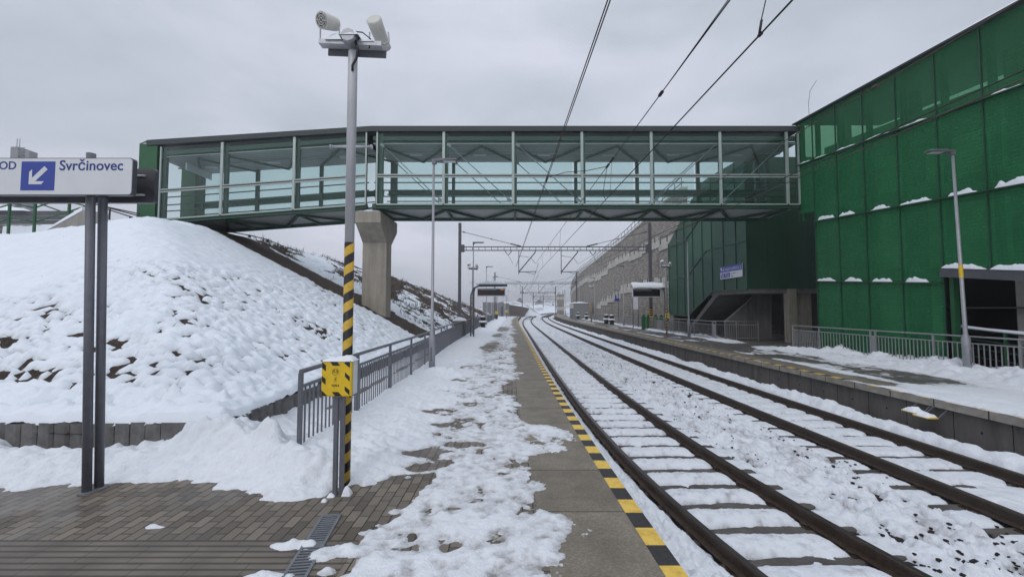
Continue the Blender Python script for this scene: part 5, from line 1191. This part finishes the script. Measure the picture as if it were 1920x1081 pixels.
# ================================================================== overhead wires
def wire(label, pts, r, mat=None, blobs=(), group='overhead wires'):
    t = MB(); t.tube(pts, r, 6); a = Vector(pts[0])
    for (p, q_, rr) in blobs: t.tube([p, q_], rr, 8)
    return t.build('overhead_wire', mat or m_wire, None, label=label, cat='wire', group=group, at=a)
def ext(a, b, k): return a + (a - b) * k
def pw(x0, y0, z0, x1, y1, Y1):                     # wire through two photo points: height z0 at the near one
    a_, b_, c_ = ray(x0, y0); t = (z0 - CAMZ) / c_; a = Vector((a_ * t, b_ * t, z0)); b = P(x1, y1, Y1); return ext(a, b, .2), b
def at_px(a, b, y):                                 # point of the wire that shows at photo row y
    lo, hi = 0.0, 1.0
    for _ in range(40):
        m_ = (lo + hi) / 2; p = lerp(a, b, m_); d = p - Vector((0, 0, CAMZ)); v = (-d.y * sp + d.z * cp) / (d.y * cp + d.z * sp); yy = CY - F * v
        if yy < y: lo = m_
        else: hi = m_
    return lerp(a, b, lo)
for dx, lab in ((-2.5, 'steepest overhead wire, first of the close pair crossing the footbridge glass'), (2.5, 'steepest overhead wire, second of the close pair crossing the footbridge glass')):
    a, b = pw(1142 + dx, 0, 6.6, 967.5 + dx * .15, 500, 38)
    wire(lab, [a, b], .011, m_wire_b, [(at_px(a, b, 332), at_px(a, b, 340), .03), (at_px(a, b, 298), at_px(a, b, 302), .03)] if dx > 0 else ())
a, b = pw(1369, 0, 6.25, 1004, 494, 38); k = at_px(a, b, 172); mm = a, b
wire('messenger wire over the nearer track, knotted above the footbridge roof', [lerp(a, k, 0), k, b], .011, None, [(k, k + (b - k).normalized() * .15, .035), (at_px(a, b, 296), at_px(a, b, 304), .035), (at_px(a, b, 308), at_px(a, b, 314), .035)])
a2, b2 = pw(1358, 0, 6.25, 1004, 494, 38); wire('thin auxiliary wire joining the knotted messenger wire', [a2, k], .008)
a, b = pw(1486, 0, 4.85, 1007, 512, 38); cw1 = a, b
p0 = at_px(a, b, 62); wire('contact wire over the nearer track, crossing the sky to the first portal', [a, b], .011, None, [(p0, p0 + (b - a).normalized() * .05, .02)])
wire('short dropper wire hanging at the top of the sky above the contact wire', [P(1424, 60, p0.y), P(1428, 35, p0.y), P(1437, -5, p0.y)], .006, None, [(P(1424, 62, p0.y), P(1428, 38, p0.y), .014)])
m0 = at_px(*mm, 312); c0 = at_px(a, b, 375)
wire('drooping jumper cable between the messenger wire and the steep wire pair', [P(1030, 332, m0.y), P(1060, 323, m0.y), P(1100, 320, m0.y), m0], .010)
wire('slack looped dropper under the messenger wire in front of the glass', [m0, P(1133, 345, m0.y), P(1131, 365, m0.y), P(1135, 374, m0.y), at_px(a, b, 373)], .009)
wire('straight thin dropper just past the looped one', [at_px(*mm, 300), at_px(a, b, 366)], .005)
for i, yy in enumerate((430, 455, 478)):
    q = at_px(*mm, yy); t_ = at_px(a, b, np.interp(yy, [430, 478], [441, 493])); wire(('dropper below the footbridge soffit, highest of three', 'dropper below the footbridge soffit, middle of three', 'dropper below the footbridge soffit, lowest of three')[i], [q, Vector((t_.x, q.y, t_.z))], .006)
for (x0, y0, z0, x1, y1, lab, mt) in ((1921, 131, 4.9, 1083, 507, 'upper dark contact wire over the farther track, across the green tower', None), (1921, 147, 4.85, 1085, 514, 'lower brownish contact wire over the farther track, across the green tower', m_wire_b)):
    a, b = pw(x0, y0, z0, x1, y1, 38); wire(lab, [a, b], .010, mt); cw2 = a, b
a, b = pw(1900, 9, 6.3, 1083, 495, 38); k = at_px(a, b, 160)
wire('messenger wire over the farther track with a bead, across the tower mesh', [a, b], .010, m_wire_b, [(k, k + (b - a).normalized() * .12, .035)])
q = at_px(a, b, 297); t_ = at_px(*cw2, 361); wire('dropper between the farther wires at the bridge end', [q, Vector((t_.x, t_.y, t_.z))], .006)
# beyond the first portal
prev = None
gy = [38, 90, 142, 188, 232]
for tr, (off, lab) in enumerate(((lambda y: float(C1(y)), 'nearer'), (lambda y: float(C2(y)) + .15, 'farther'))):
    for zc, nm, r in ((4.95, 'contact', .014), (6.0, 'messenger', .014)):
        for i in range(3):
            y0, y1 = gy[i], gy[i + 1]; n = 7; pts = []
            for k in range(n): s = k / (n - 1); y = lerp(y0, y1, s); pts.append((lerp(off(y0), off(y1), s), y, zc - (0.7 * 4 * s * (1 - s) if nm == 'messenger' else 0)))
            wire(f'{nm} wire over the {lab} track between the ' + ('first and second', 'second and third', 'third and fourth')[i] + ' portals', pts, r)
# ================================================================== departures boards
def board(label, Y, xa, xb, ya, yb, post_x, hood, side, lit):
    a, b = P(xa, ya, Y), P(xb, yb, Y); t = thing('departures_board', label, 'display board', (P(post_x, 600, Y).x, Y, 0))
    x0, x1, z1, z0 = a.x, b.x, a.z, b.z; w = x1 - x0; h = z1 - z0
    q = MB(); q.bbox(x0, x1, Y, Y + .22, z0, z1, .015); c = q.build('display_case', m_white, t)
    q = MB(); q.box(x0 + .05, x1 - .05, Y - .004, Y - .001, z0 + .05, z1 - .05); s = q.build('screen', m_screen, c)
    q = MB(); q.box(x0 + .09, x1 - .32 * w, Y - .006, Y - .0045, z1 - .26 * h, z1 - .12 * h); q.build('header_strip', m_cabin, s)
    if lit:
        q = MB(); q.box(x1 - .17 * w, x1 - .12 * w, Y - .006, Y - .0045, z1 - .21 * h, z1 - .13 * h); q.box(x1 - .11 * w, x1 - .06 * w, Y - .006, Y - .0045, z1 - .21 * h, z1 - .13 * h); q.build('lit_clock', m_led, s)
        q = MB()
        for r_, e in ((.5, (.05, .09, .13, .19, .30)), (.76, (.08, .12, .19, .29, .8))):
            for u_ in e: q.box(x0 + u_ * w, x0 + (u_ + .03) * w, Y - .006, Y - .0045, z1 - (r_ + .05) * h, z1 - (r_ - .02) * h)
        q.build('lit_rows', m_led_r, s)
    px_ = P(post_x, 600, Y).x
    q = MB(); xe = x1 + .12 if side > 0 else x0 - .12
    for d in (-.09, .09):
        e = 1 if side > 0 else -1
        q.tube([(px_ + d, Y + .12, -.05), (px_ + d, Y + .12, z1 - .35 + d), (px_ + d * .6 + e * .12, Y + .12, z1 + .02 + d * .3), (px_ + d * .3 + e * .45, Y + .12, z1 + .16 + d * .25), (xe, Y + .12, z1 + .18 + d * .25)], .05, 8)
    z = .4
    while z < z1 - .4: q.tube([(px_ - .09, Y + .12, z), (px_ + .09, Y + .12, z)], .02, 5); z += .3
    q.build('support_frame', m_grey, t)
    q = MB(); hz = z1 + .25
    if hood:
        pts = [(x0 - .1, Y - .35 + .7 * k / 8, hz - .18 + .32 * math.sin(PI * k / 8) ** .7) for k in range(9)]
        q.prism([(p[0], p[1], p[2]) for p in pts][::-1], (w + .35, 0, 0)); q.build('canopy', m_lampgrey, t)
        v = []
        for k in range(13):
            xx = lerp(x0 - .08, x1 + .22, k / 12)
            for (yy, zz) in ((-.37, -.19), (-.36, -.05), (-.2, .13), (0, .26), (.2, .15), (.36, -.05), (.37, -.19)): v.append((xx, Y + yy, hz + zz + .05 * float(vn(np.array([xx * 2]), np.array([yy * 3]), 4)[0]) + .03))
        q = MB(); q.add(v, [(7 * k + i, 7 * k + i + 1, 7 * k + 8 + i, 7 * k + 7 + i) for k in range(12) for i in range(6)] + [tuple(range(6, -1, -1)), tuple(84 + i for i in range(7))], 0, True); q.build('snow_cap', m_snow, t)
    else:
        q.bbox(x0 - .05, x1 + .12, Y - .1, Y + .32, z1 + .22, z1 + .27, .01); q.build('canopy', m_lampgrey, t)
        q = MB(); q.heap(x0 - .04, x1 + .1, Y - .1, Y + .32, z1 + .27, .24, 24, 8, 52); q.build('snow_cap', m_snow, t)
    return t
board('departures board with amber lit clock on a curved frame over the near platform', 26, 894.5, 947.5, 540, 555, 885, False, 1, True)
board('departures board with unlit dark screen under a rounded snowy canopy on the far platform', 36, 1186, 1239, 541, 556.5, 1250, True, -1, False)
# ================================================================== small furniture
def bin_(label, x, y, grp):
    t = thing('litter_bin', label, 'litter bin', (x, y, 0), grp)
    q = MB(); q.lathe([(.2, .12), (.24, .55), (.23, .56)], (x, y, 0), 14); q.build('body', m_black, t)
    q = MB(); q.lathe([(.36, .56), (.38, .60), (.05, .62)], (x, y, 0), 14); q.build('tray', m_grey, t)
    q = MB(); q.lathe([(.38, .60), (.40, .66), (.30, .74), (.1, .76)], (x, y, 0), 14); q.lathe([(.25, 1.08), (.24, 1.14), (.1, 1.18)], (x, y, 0), 14); q.build('snow_cap', m_snow, t)
    q = MB(); q.lathe([(.2, .70), (.26, 1.05), (.25, 1.08)], (x, y, 0), 14); q.build('hood', m_black, t)
    for a in (.6, 2.2, 3.8, 5.4): q = MB(); q.tube([(x + .3 * math.cos(a), y + .3 * math.sin(a), -.03), (x + .34 * math.cos(a), y + .34 * math.sin(a), .57)], .018, 5); q.build('leg', m_grey, t)
p = P(905.5, 600, 38); bin_('black litter bin with snowy lid beside the railing of the near platform', p.x, 38, 'litter bins on the platforms')
p = P(1137, 600, 47); bin_('snow capped black litter bin on the far platform, farther of the pair', p.x, 47, 'litter bins on the platforms')
p = P(1147, 600, 45); bin_('snow capped black litter bin on the far platform, nearer of the pair', p.x, 45, 'litter bins on the platforms')
p = P(1100, 600, 66); bin_('black litter bin in front of the grey cabin on the far platform', p.x, 66, 'litter bins on the platforms'); p = P(1084, 600, 70); bin_('low snowy litter bin left alone before the grey cabin door', p.x, 70, 'litter bins on the platforms')
c = P(861, 600, 25.5); cbx = thing('cable_cabinet', 'squat brownish cabinet with thick snow lid behind the near railing', 'cabinet', (c.x, 25.5, .4))
q = MB(); q.bbox(c.x - .36, c.x + .36, 25.5, 26.0, .2, 1.12, .02); q.build('case', m_conc_d, cbx); q = MB(); q.heap(c.x - .42, c.x + .42, 25.45, 26.05, 1.12, .24, 14, 8, 55); q.build('snow_cap', m_snow, cbx)
def sign_post(name, label, x, y, Y, kids, cat='sign', grp=None, top=None, mat=None):
    a = P(x, y, Y); t = thing(name, label, cat, (a.x, Y, 0), grp)
    q = MB(); q.tube([(a.x, Y, -.05), (a.x, Y, top if top else a.z)], .045, 8); q.build('post', mat or m_grey, t)
    for (nm, x0, y0, x1, y1, mm) in kids:
        p0, p1 = P(x0, y0, Y), P(x1, y1, Y); q = MB(); q.bbox(p0.x, p1.x, Y - .12, Y - .06, p1.z, p0.z, .01); q.build(nm, mm, t)
    return t
s = sign_post('sector_sign', 'blue platform number sign on a thin post before the stone wall', 1159, 551, 50, [('sign_board', 1152.5, 552.5, 1160.5, 564, m_blue), ], grp=None)
q = MB(); a, b = P(1154.5, 554.5, 50), P(1158.5, 558, 50); q.tube([(a.x, 49.87, a.z), (b.x, 49.87, a.z), (b.x, 49.87, b.z), (a.x, 49.87, b.z)], .07, 5); q.build('symbol', m_white, s)
s = sign_post('timetable_case', 'white timetable poster case on grey posts beside the unlit departures board', 1186.5, 557, 40, [('poster', 1187, 557, 1196, 579.5, m_paper)]); q = MB(); a = P(1196.5, 557, 40); q.tube([(a.x, 40, -.05), (a.x, 40, a.z)], .04, 8); q.build('post', m_grey, s)
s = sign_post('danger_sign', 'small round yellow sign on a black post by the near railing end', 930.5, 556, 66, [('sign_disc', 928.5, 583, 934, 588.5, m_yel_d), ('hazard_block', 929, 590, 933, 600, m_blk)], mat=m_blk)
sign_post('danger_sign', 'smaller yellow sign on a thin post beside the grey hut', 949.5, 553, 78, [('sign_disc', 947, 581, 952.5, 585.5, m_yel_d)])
sign_post('marker_post', 'black and white banded marker post in front of the stepped concrete bands', 1109, 570, 60, [('band', 1108.4, 573 + k * 5, 1109.8, 575 + k * 5, m_white) for k in range(5)], 'marker post', None, None, m_blk)
s = sign_post('signal_box', 'small yellow box with snow on a dark post near the snowy canopy', 1250, 585, 34, [('case', 1246.5, 588, 1254.5, 596, m_yellow), ('base', 1248, 596.5, 1253, 604, m_blk)], 'cabinet', None, None, m_blk); q = MB(); a, b = P(1246.5, 588, 34), P(1254.5, 588, 34); q.heap(a.x, b.x, 33.85, 34, a.z, .07, 8, 6, 58); q.build('snow_cap', m_snow, s)
for i, (x0, x1, lab) in enumerate(((1203, 1211, 'first green hooped seat back from the canopy side behind the far railing'), (1212, 1219, 'second green hooped seat back behind the far railing, before the striped mast'), (1225, 1234, 'third green hooped seat back behind the far railing, past the striped mast'), (1236, 1244, 'green hooped seat back next to the small yellow box'))):
    a, b = P(x0, 593, 37), P(x1, 593, 37); q = MB(); pts = [(lerp(a.x, b.x, k / 8), 37, a.z - .1 + .28 * math.sin(PI * k / 8)) for k in range(9)]
    q.prism([(x, 37, z) for x, y, z in pts] + [(b.x, 37, 0), (a.x, 37, 0)], (0, .06, 0)); q.build('seat', m_ltgreen, None, label=lab, cat='seat', group='green hooped seats', at=((a.x + b.x) / 2, 37, 0))
cab = thing('service_cabin', 'grey metal service cabin with pale header by the stone wall on the far platform', 'cabin', (12, 75, 0))
x0, x1, x2 = P(1081, 580, 73).x, P(1104, 580, 73).x, P(1073, 580, 73).x; zt = zp(568, 73)
q = MB(); q.box(x0 - .5, x1, 73, 78, 0, zt); q.build('body', m_cabin, cab)
q = MB(); q.box(x0 - .55, x0 - .504, 73.3, 77.5, zt - .9, zt); q.build('header_panel', m_conc_l, cab); q = MB(); q.box(x0 - .54, x0 - .503, 73.6, 77.2, 0, 2.2); q.build('door', m_lamphead, cab)
q = MB(); q.heap(x0 - .6, x1 + .1, 72.9, 78, zt, .3, 14, 8, 59); q.build('snow_cap', m_snow, cab)
hut = thing('platform_hut', 'pale grey hut with dark door at the end of the near platform', 'hut', (-3, 88, 0))
x0, x1 = P(936, 580, 88).x, P(944, 580, 88).x; q = MB(); q.box(x0, x1, 88, 91, 0, zp(566, 88)); q.build('body', m_cabin, hut); q = MB(); q.box(x1 - .55, x1 - .1, 87.95, 87.998, 0, 2.2); q.build('door', m_mast, hut)
fn = thing('noise_barrier', 'pale grey panel fence behind the near platform end', 'fence', (-5, 96, 0))
a, b = P(905, 570, 96), P(955, 570, 96); n = 6
for k in range(n): q = MB(); x0, x1 = lerp(a.x, b.x, k / n), lerp(a.x, b.x, (k + 1) / n); q.box(x0 + .03, x1 - .03, 96, 96.12, -1, zp(566 + .4 * k, 96)); q.build('fence_panel', m_cabin, fn)
bw = thing('noise_barrier', 'brown barrier wall sloping down along the bend beyond the near platform', 'wall', (3, 120, 0))
pts = [(P(953, 570, 99).x, 99, zp(570.5, 99)), (P(975, 570, 116).x, 116, zp(574, 116)), (P(990, 575, 138).x, 138, zp(577, 138)), (P(1001, 580, 165).x, 165, zp(582.5, 165)), (P(1010, 587, 195).x, 195, zp(587, 195))]
for a, b in zip(pts[:-1], pts[1:]): q = MB(); q.prism([(a[0], a[1], -1), (b[0], b[1], -1), (b[0], b[1], b[2]), (a[0], a[1], a[2])], (-.3, .1, 0)); q.build('wall_panel', m_brown, bw)
# steps bolted on the platform face
ts = thing('track_step', 'yellow trackside step plates with snow on steel brackets under the far platform edge', 'step', (8.7, 9, -.5))
for i, (x, y, dx) in enumerate(((1713, 771, -.26), (1735, 780, -.26))):
    c = PX(x, y, 8.78 + dx); q = MB(); q.bbox(c.x - .11, c.x + .11, c.y - .17, c.y + .17, c.z - .015, c.z + .015, .005); pl = q.build('step_plate', m_yellow, ts)
    q = MB(); q.heap(c.x - .115, c.x + .12, c.y - .165, c.y + .17, c.z + .012, .12, 8, 8, 61 + i); q.build('snow_cap', m_snow, pl)
    for s in (-1, 1): q = MB(); q.bar((c.x + .1, c.y + s * .17, c.z), (8.95, c.y + s * .17, c.z + .28), .03, .03); q.build('bracket', m_mast, ts)
# ================================================================== tracks
def track(label, C, mr, mt, clips):
    t = thing('railway_track', label, 'railway track', (float(C(10)), 10, -.72))
    Yr = np.concatenate([np.arange(0, 30, .5), np.arange(30, 261, 1.5)])
    prof = [(-.07, -.16), (.07, -.16), (.07, -.145), (.012, -.125), (.012, -.045), (.036, -.035), (.036, -.006), (.030, 0), (-.030, 0), (-.036, -.006), (-.036, -.035), (-.012, -.045), (-.012, -.125), (-.07, -.145)]
    n = len(prof)
    for s in (-.75, .75):
        q = MB(); v = []
        for y in Yr:
            x = float(C(y)) + s
            for (a, z) in prof: v.append((x + a, y, -.55 + z))
        for i in range(len(Yr) - 1):
            for k in range(n): q.f.append((i * n + k, (i + 1) * n + k, (i + 1) * n + (k + 1) % n, i * n + (k + 1) % n)); q.m.append(1 if k in (7,) else 0); q.s.append(False)
        q.v = v; q.f.append(tuple(range(n))); q.m.append(0); q.s.append(False); q.build('rail', [mr, mt], t)
    slp = MB(); v0 = None
    for k in range(-2, 330):
        y = SL0 + SLP * k; c = float(C(y)); d = (float(C(y + .1)) - c) / .1; rz = -math.atan(d)
        if k < 98:
            if v0 is None:
                q = MB(); q.bbox(-1.25, 1.25, -.13, .13, -.2, 0, .02); v0 = q.build('sleeper', m_sleeper, t, world=False)
                o = v0
                q = MB()
                for s in (-.75, .75):
                    for e in (-1, 1):
                        q.bbox(s + e * .10 - .035, s + e * .10 + .035, -.06, .06, 0.0, .02, .004); q.tube([(s + e * .08, -.05, .03), (s + e * .13, -.02, .05), (s + e * .13, .02, .05), (s + e * .08, .05, .03)], .010, 6); q.tube([(s + e * .115, 0, .0), (s + e * .115, 0, .065)], .016, 6)
                cl = q.build('rail_clips', m_rail, v0, world=False); cl['kind'] = 'stuff'
            else:
                o = v0.copy(); COL.objects.link(o); o.parent = t
                if k < 30: c2 = cl.copy(); COL.objects.link(c2); c2.parent = o
            o.location = Vector((c, y, -.722)) - t.location; o.rotation_euler = (0, 0, rz)
        else: slp.bar((c - 1.25, y, -.76), (c + 1.25, y, -.76), .2, .076)
    slp.build('distant_sleepers', m_sleeper, t, kind='stuff')
    return t
track('nearer railway track with dark rails and snow between its sleepers', C1, m_rail, m_railtop, 30)
track('farther railway track with rusty rails deep in snow along the far platform', C2, m_rust, m_rusttop, 20)
# ================================================================== trees far away in the haze
def tree(label, x, Y, ybase, ytop, wpx, kind, seed):
    rg = random.Random(seed); b = P(x, ybase, Y); top = P(x, ytop, Y); H = top.z - b.z; Rr = wpx / 2 / F * Y
    t = thing('conifer_tree' if kind else 'bare_tree', label, 'tree', (b.x, Y, b.z), 'trees in the haze')
    q = MB(); q.tube([(b.x, Y, b.z - 1), (b.x, Y, b.z + H * .55), (b.x, Y, b.z + H * .95)], [H * .028, H * .018, H * .004], 6)
    for k in range(9): a = rg.uniform(0, 6.28); z = b.z + H * rg.uniform(.3, .75); q.tube([(b.x, Y, z), (b.x + Rr * .8 * math.cos(a), Y + Rr * .8 * math.sin(a), z + H * rg.uniform(.05, .2))], [H * .009, H * .003], 4)
    q.build('trunk', m_bark, t)
    q = MB()
    for k in range(1300):
        h = rg.random()
        if kind: r_ = Rr * (1 - h) ** .8 * (.35 + .65 * rg.random() ** .5) * (.8 + .35 * math.sin(h * 34)); hz = .08 + .92 * h
        else:
            r_ = Rr * math.sqrt(max(0, 1 - (2 * h - 1) ** 2)) * rg.random() ** .45 * (1 + .25 * math.sin(h * 11 + seed)); hz = .25 + .75 * h
        a = rg.uniform(0, 6.28); c = Vector((b.x + r_ * math.cos(a), Y + r_ * math.sin(a), b.z + H * hz)); s = H * rg.uniform(.012, .03)
        d1 = Vector((rg.uniform(-1, 1), rg.uniform(-1, 1), rg.uniform(-1, 1))).normalized() * s; d2 = d1.orthogonal().normalized() * s * .6
        q.add([c - d1, c + d2, c + d1, c - d2], [(0, 1, 2, 3)])
    q.build('crown', m_ever if kind else m_leaf, t)
for a in (('hazy bare tree above the brown barrier', 975, 235, 576, 558.5, 11, 0, 1), ('broad hazy dark tree behind the third portal, widest of the clump', 1011, 300, 584, 561.5, 15, 0, 2), ('narrower hazy tree leaning against the widest one', 1022, 315, 584, 570, 9, 0, 3),
          ('pointed hazy conifer between the farthest portals', 1037, 330, 586, 567, 8, 1, 4), ('low hazy conifer beside the bend of the tracks', 1043.5, 320, 587, 573, 8, 1, 5), ('short hazy conifer below the pointed one', 1031, 340, 586, 574, 9, 1, 6), ('tiny bare tree left of the hazy clump on the white hill', 1001, 290, 582, 573, 7, 0, 7)): tree(*a)
q = MB(); rg = random.Random(12)
for k in range(9000):
    x = rg.uniform(-420, 520); y = 560 + 60 * rg.random(); h = (7 + 4 * math.sin(x * .05) + 3 * math.sin(x * .17 + 1)) * rg.random() ** .6; c = Vector((x, y, -1 + h)); s = rg.uniform(.5, 1.1)
    d1 = Vector((rg.uniform(-1, 1), rg.uniform(-1, 1), rg.uniform(-1, 1))).normalized() * s; d2 = d1.orthogonal().normalized() * s
    q.add([c - d1, c + d2, c + d1, c - d2], [(0, 1, 2, 3)])
q.build('distant_woods', m_leaf, kind='stuff')
# ================================================================== air, sky, light, camera
hz = MB(); hz.box(-700, 700, -60, 900, -2.2, 26); t = NT('hazy_air'); t.n('ShaderNodeVolumePrincipled')
vp = [n for n in t.t.nodes if n.type == 'PRINCIPLED_VOLUME'][0]; vp.inputs['Color'].default_value = (0.93, 0.93, 0.96, 1); vp.inputs['Density'].default_value = HAZE; vp.inputs['Anisotropy'].default_value = 0.2
t.l(vp.outputs[0], t.out.inputs['Volume'])
if HAZE > 0: hz.build('haze', t.m, kind='stuff')
w = bpy.data.worlds.new('World'); sc.world = w; w.use_nodes = True; nt = w.node_tree; nt.nodes.clear()
N = lambda ty, **k: nt.nodes.new(ty)
out = N('ShaderNodeOutputWorld'); bg = N('ShaderNodeBackground'); bg.inputs[1].default_value = 0.1
sky = N('ShaderNodeTexSky'); sky.sky_type = 'NISHITA'; sky.sun_disc = False; SE, SR = R(38), R(200); sky.sun_elevation = SE; sky.sun_rotation = SR; sky.air_density = 1.5; sky.dust_density = 4
tc = N('ShaderNodeTexCoord'); mp = N('ShaderNodeMapping'); mp.inputs['Scale'].default_value = (1.0, 1.0, 2.6); nt.links.new(tc.outputs['Generated'], mp.inputs[0])
nz = N('ShaderNodeTexNoise'); nz.inputs['Scale'].default_value = 2.1; nz.inputs['Detail'].default_value = 6; nz.inputs['Roughness'].default_value = .5; nz.inputs['Distortion'].default_value = .3; nt.links.new(mp.outputs[0], nz.inputs['Vector'])
cr = N('ShaderNodeValToRGB'); e = cr.color_ramp.elements; e[0].position = .36; e[1].position = .64
e[0].color = (*[c * 10 for c in srgb(186, 194, 206)], 1); e[1].color = (*[c * 10 for c in srgb(214, 217, 232)], 1); nt.links.new(nz.outputs['Fac'], cr.inputs[0])
sx = N('ShaderNodeSeparateXYZ'); nt.links.new(tc.outputs['Generated'], sx.inputs[0])
el = N('ShaderNodeValToRGB'); e = el.color_ramp.elements; e[0].position = 0.0; e[0].color = (1.02, 1.01, 1.02, 1); e[1].position = 1.0; e[1].color = (1.7, 1.7, 1.68, 1); k = e.new(.28); k.color = (1.0, 1.0, 1.0, 1); k = e.new(.58); k.color = (1.02, 1.03, 1.02, 1); nt.links.new(sx.outputs[2], el.inputs[0])
mx = N('ShaderNodeMixRGB', ); mx.blend_type = 'MULTIPLY'; mx.inputs[0].default_value = 1; nt.links.new(cr.outputs[0], mx.inputs[1]); nt.links.new(el.outputs[0], mx.inputs[2])
m2 = N('ShaderNodeMixRGB'); m2.inputs[0].default_value = .06; nt.links.new(mx.outputs[0], m2.inputs[1]); nt.links.new(sky.outputs[0], m2.inputs[2])
nt.links.new(m2.outputs[0], bg.inputs[0]); nt.links.new(bg.outputs[0], out.inputs[0])
sl = bpy.data.lights.new('sun', 'SUN'); sl.energy = 0.6; sl.angle = R(25); sl.color = (1, .97, .93); so = bpy.data.objects.new('sun', sl); COL.objects.link(so)
dv = Vector((math.sin(SR) * math.cos(SE), math.cos(SR) * math.cos(SE), math.sin(SE))); so.rotation_euler = (-dv).to_track_quat('-Z', 'Y').to_euler(); so.location = (0, -20, 40)
cam = bpy.data.cameras.new('camera'); cam.lens = F / 1920 * 36; cam.sensor_width = 36; cam.clip_start = .05; cam.clip_end = 3000
co = bpy.data.objects.new('camera', cam); COL.objects.link(co); co.location = (0, 0, CAMZ); co.rotation_euler = (PI / 2 + PIT, 0, 0); sc.camera = co
sc.view_settings.view_transform = 'Standard'; sc.view_settings.look = 'None'; sc.view_settings.exposure = 0.06; sc.view_settings.gamma = 1.0
sc.cycles.max_bounces = 8; sc.cycles.transparent_max_bounces = 24; sc.cycles.volume_bounces = 0; sc.cycles.use_denoising = True
sc.cycles.volume_step_rate = 4
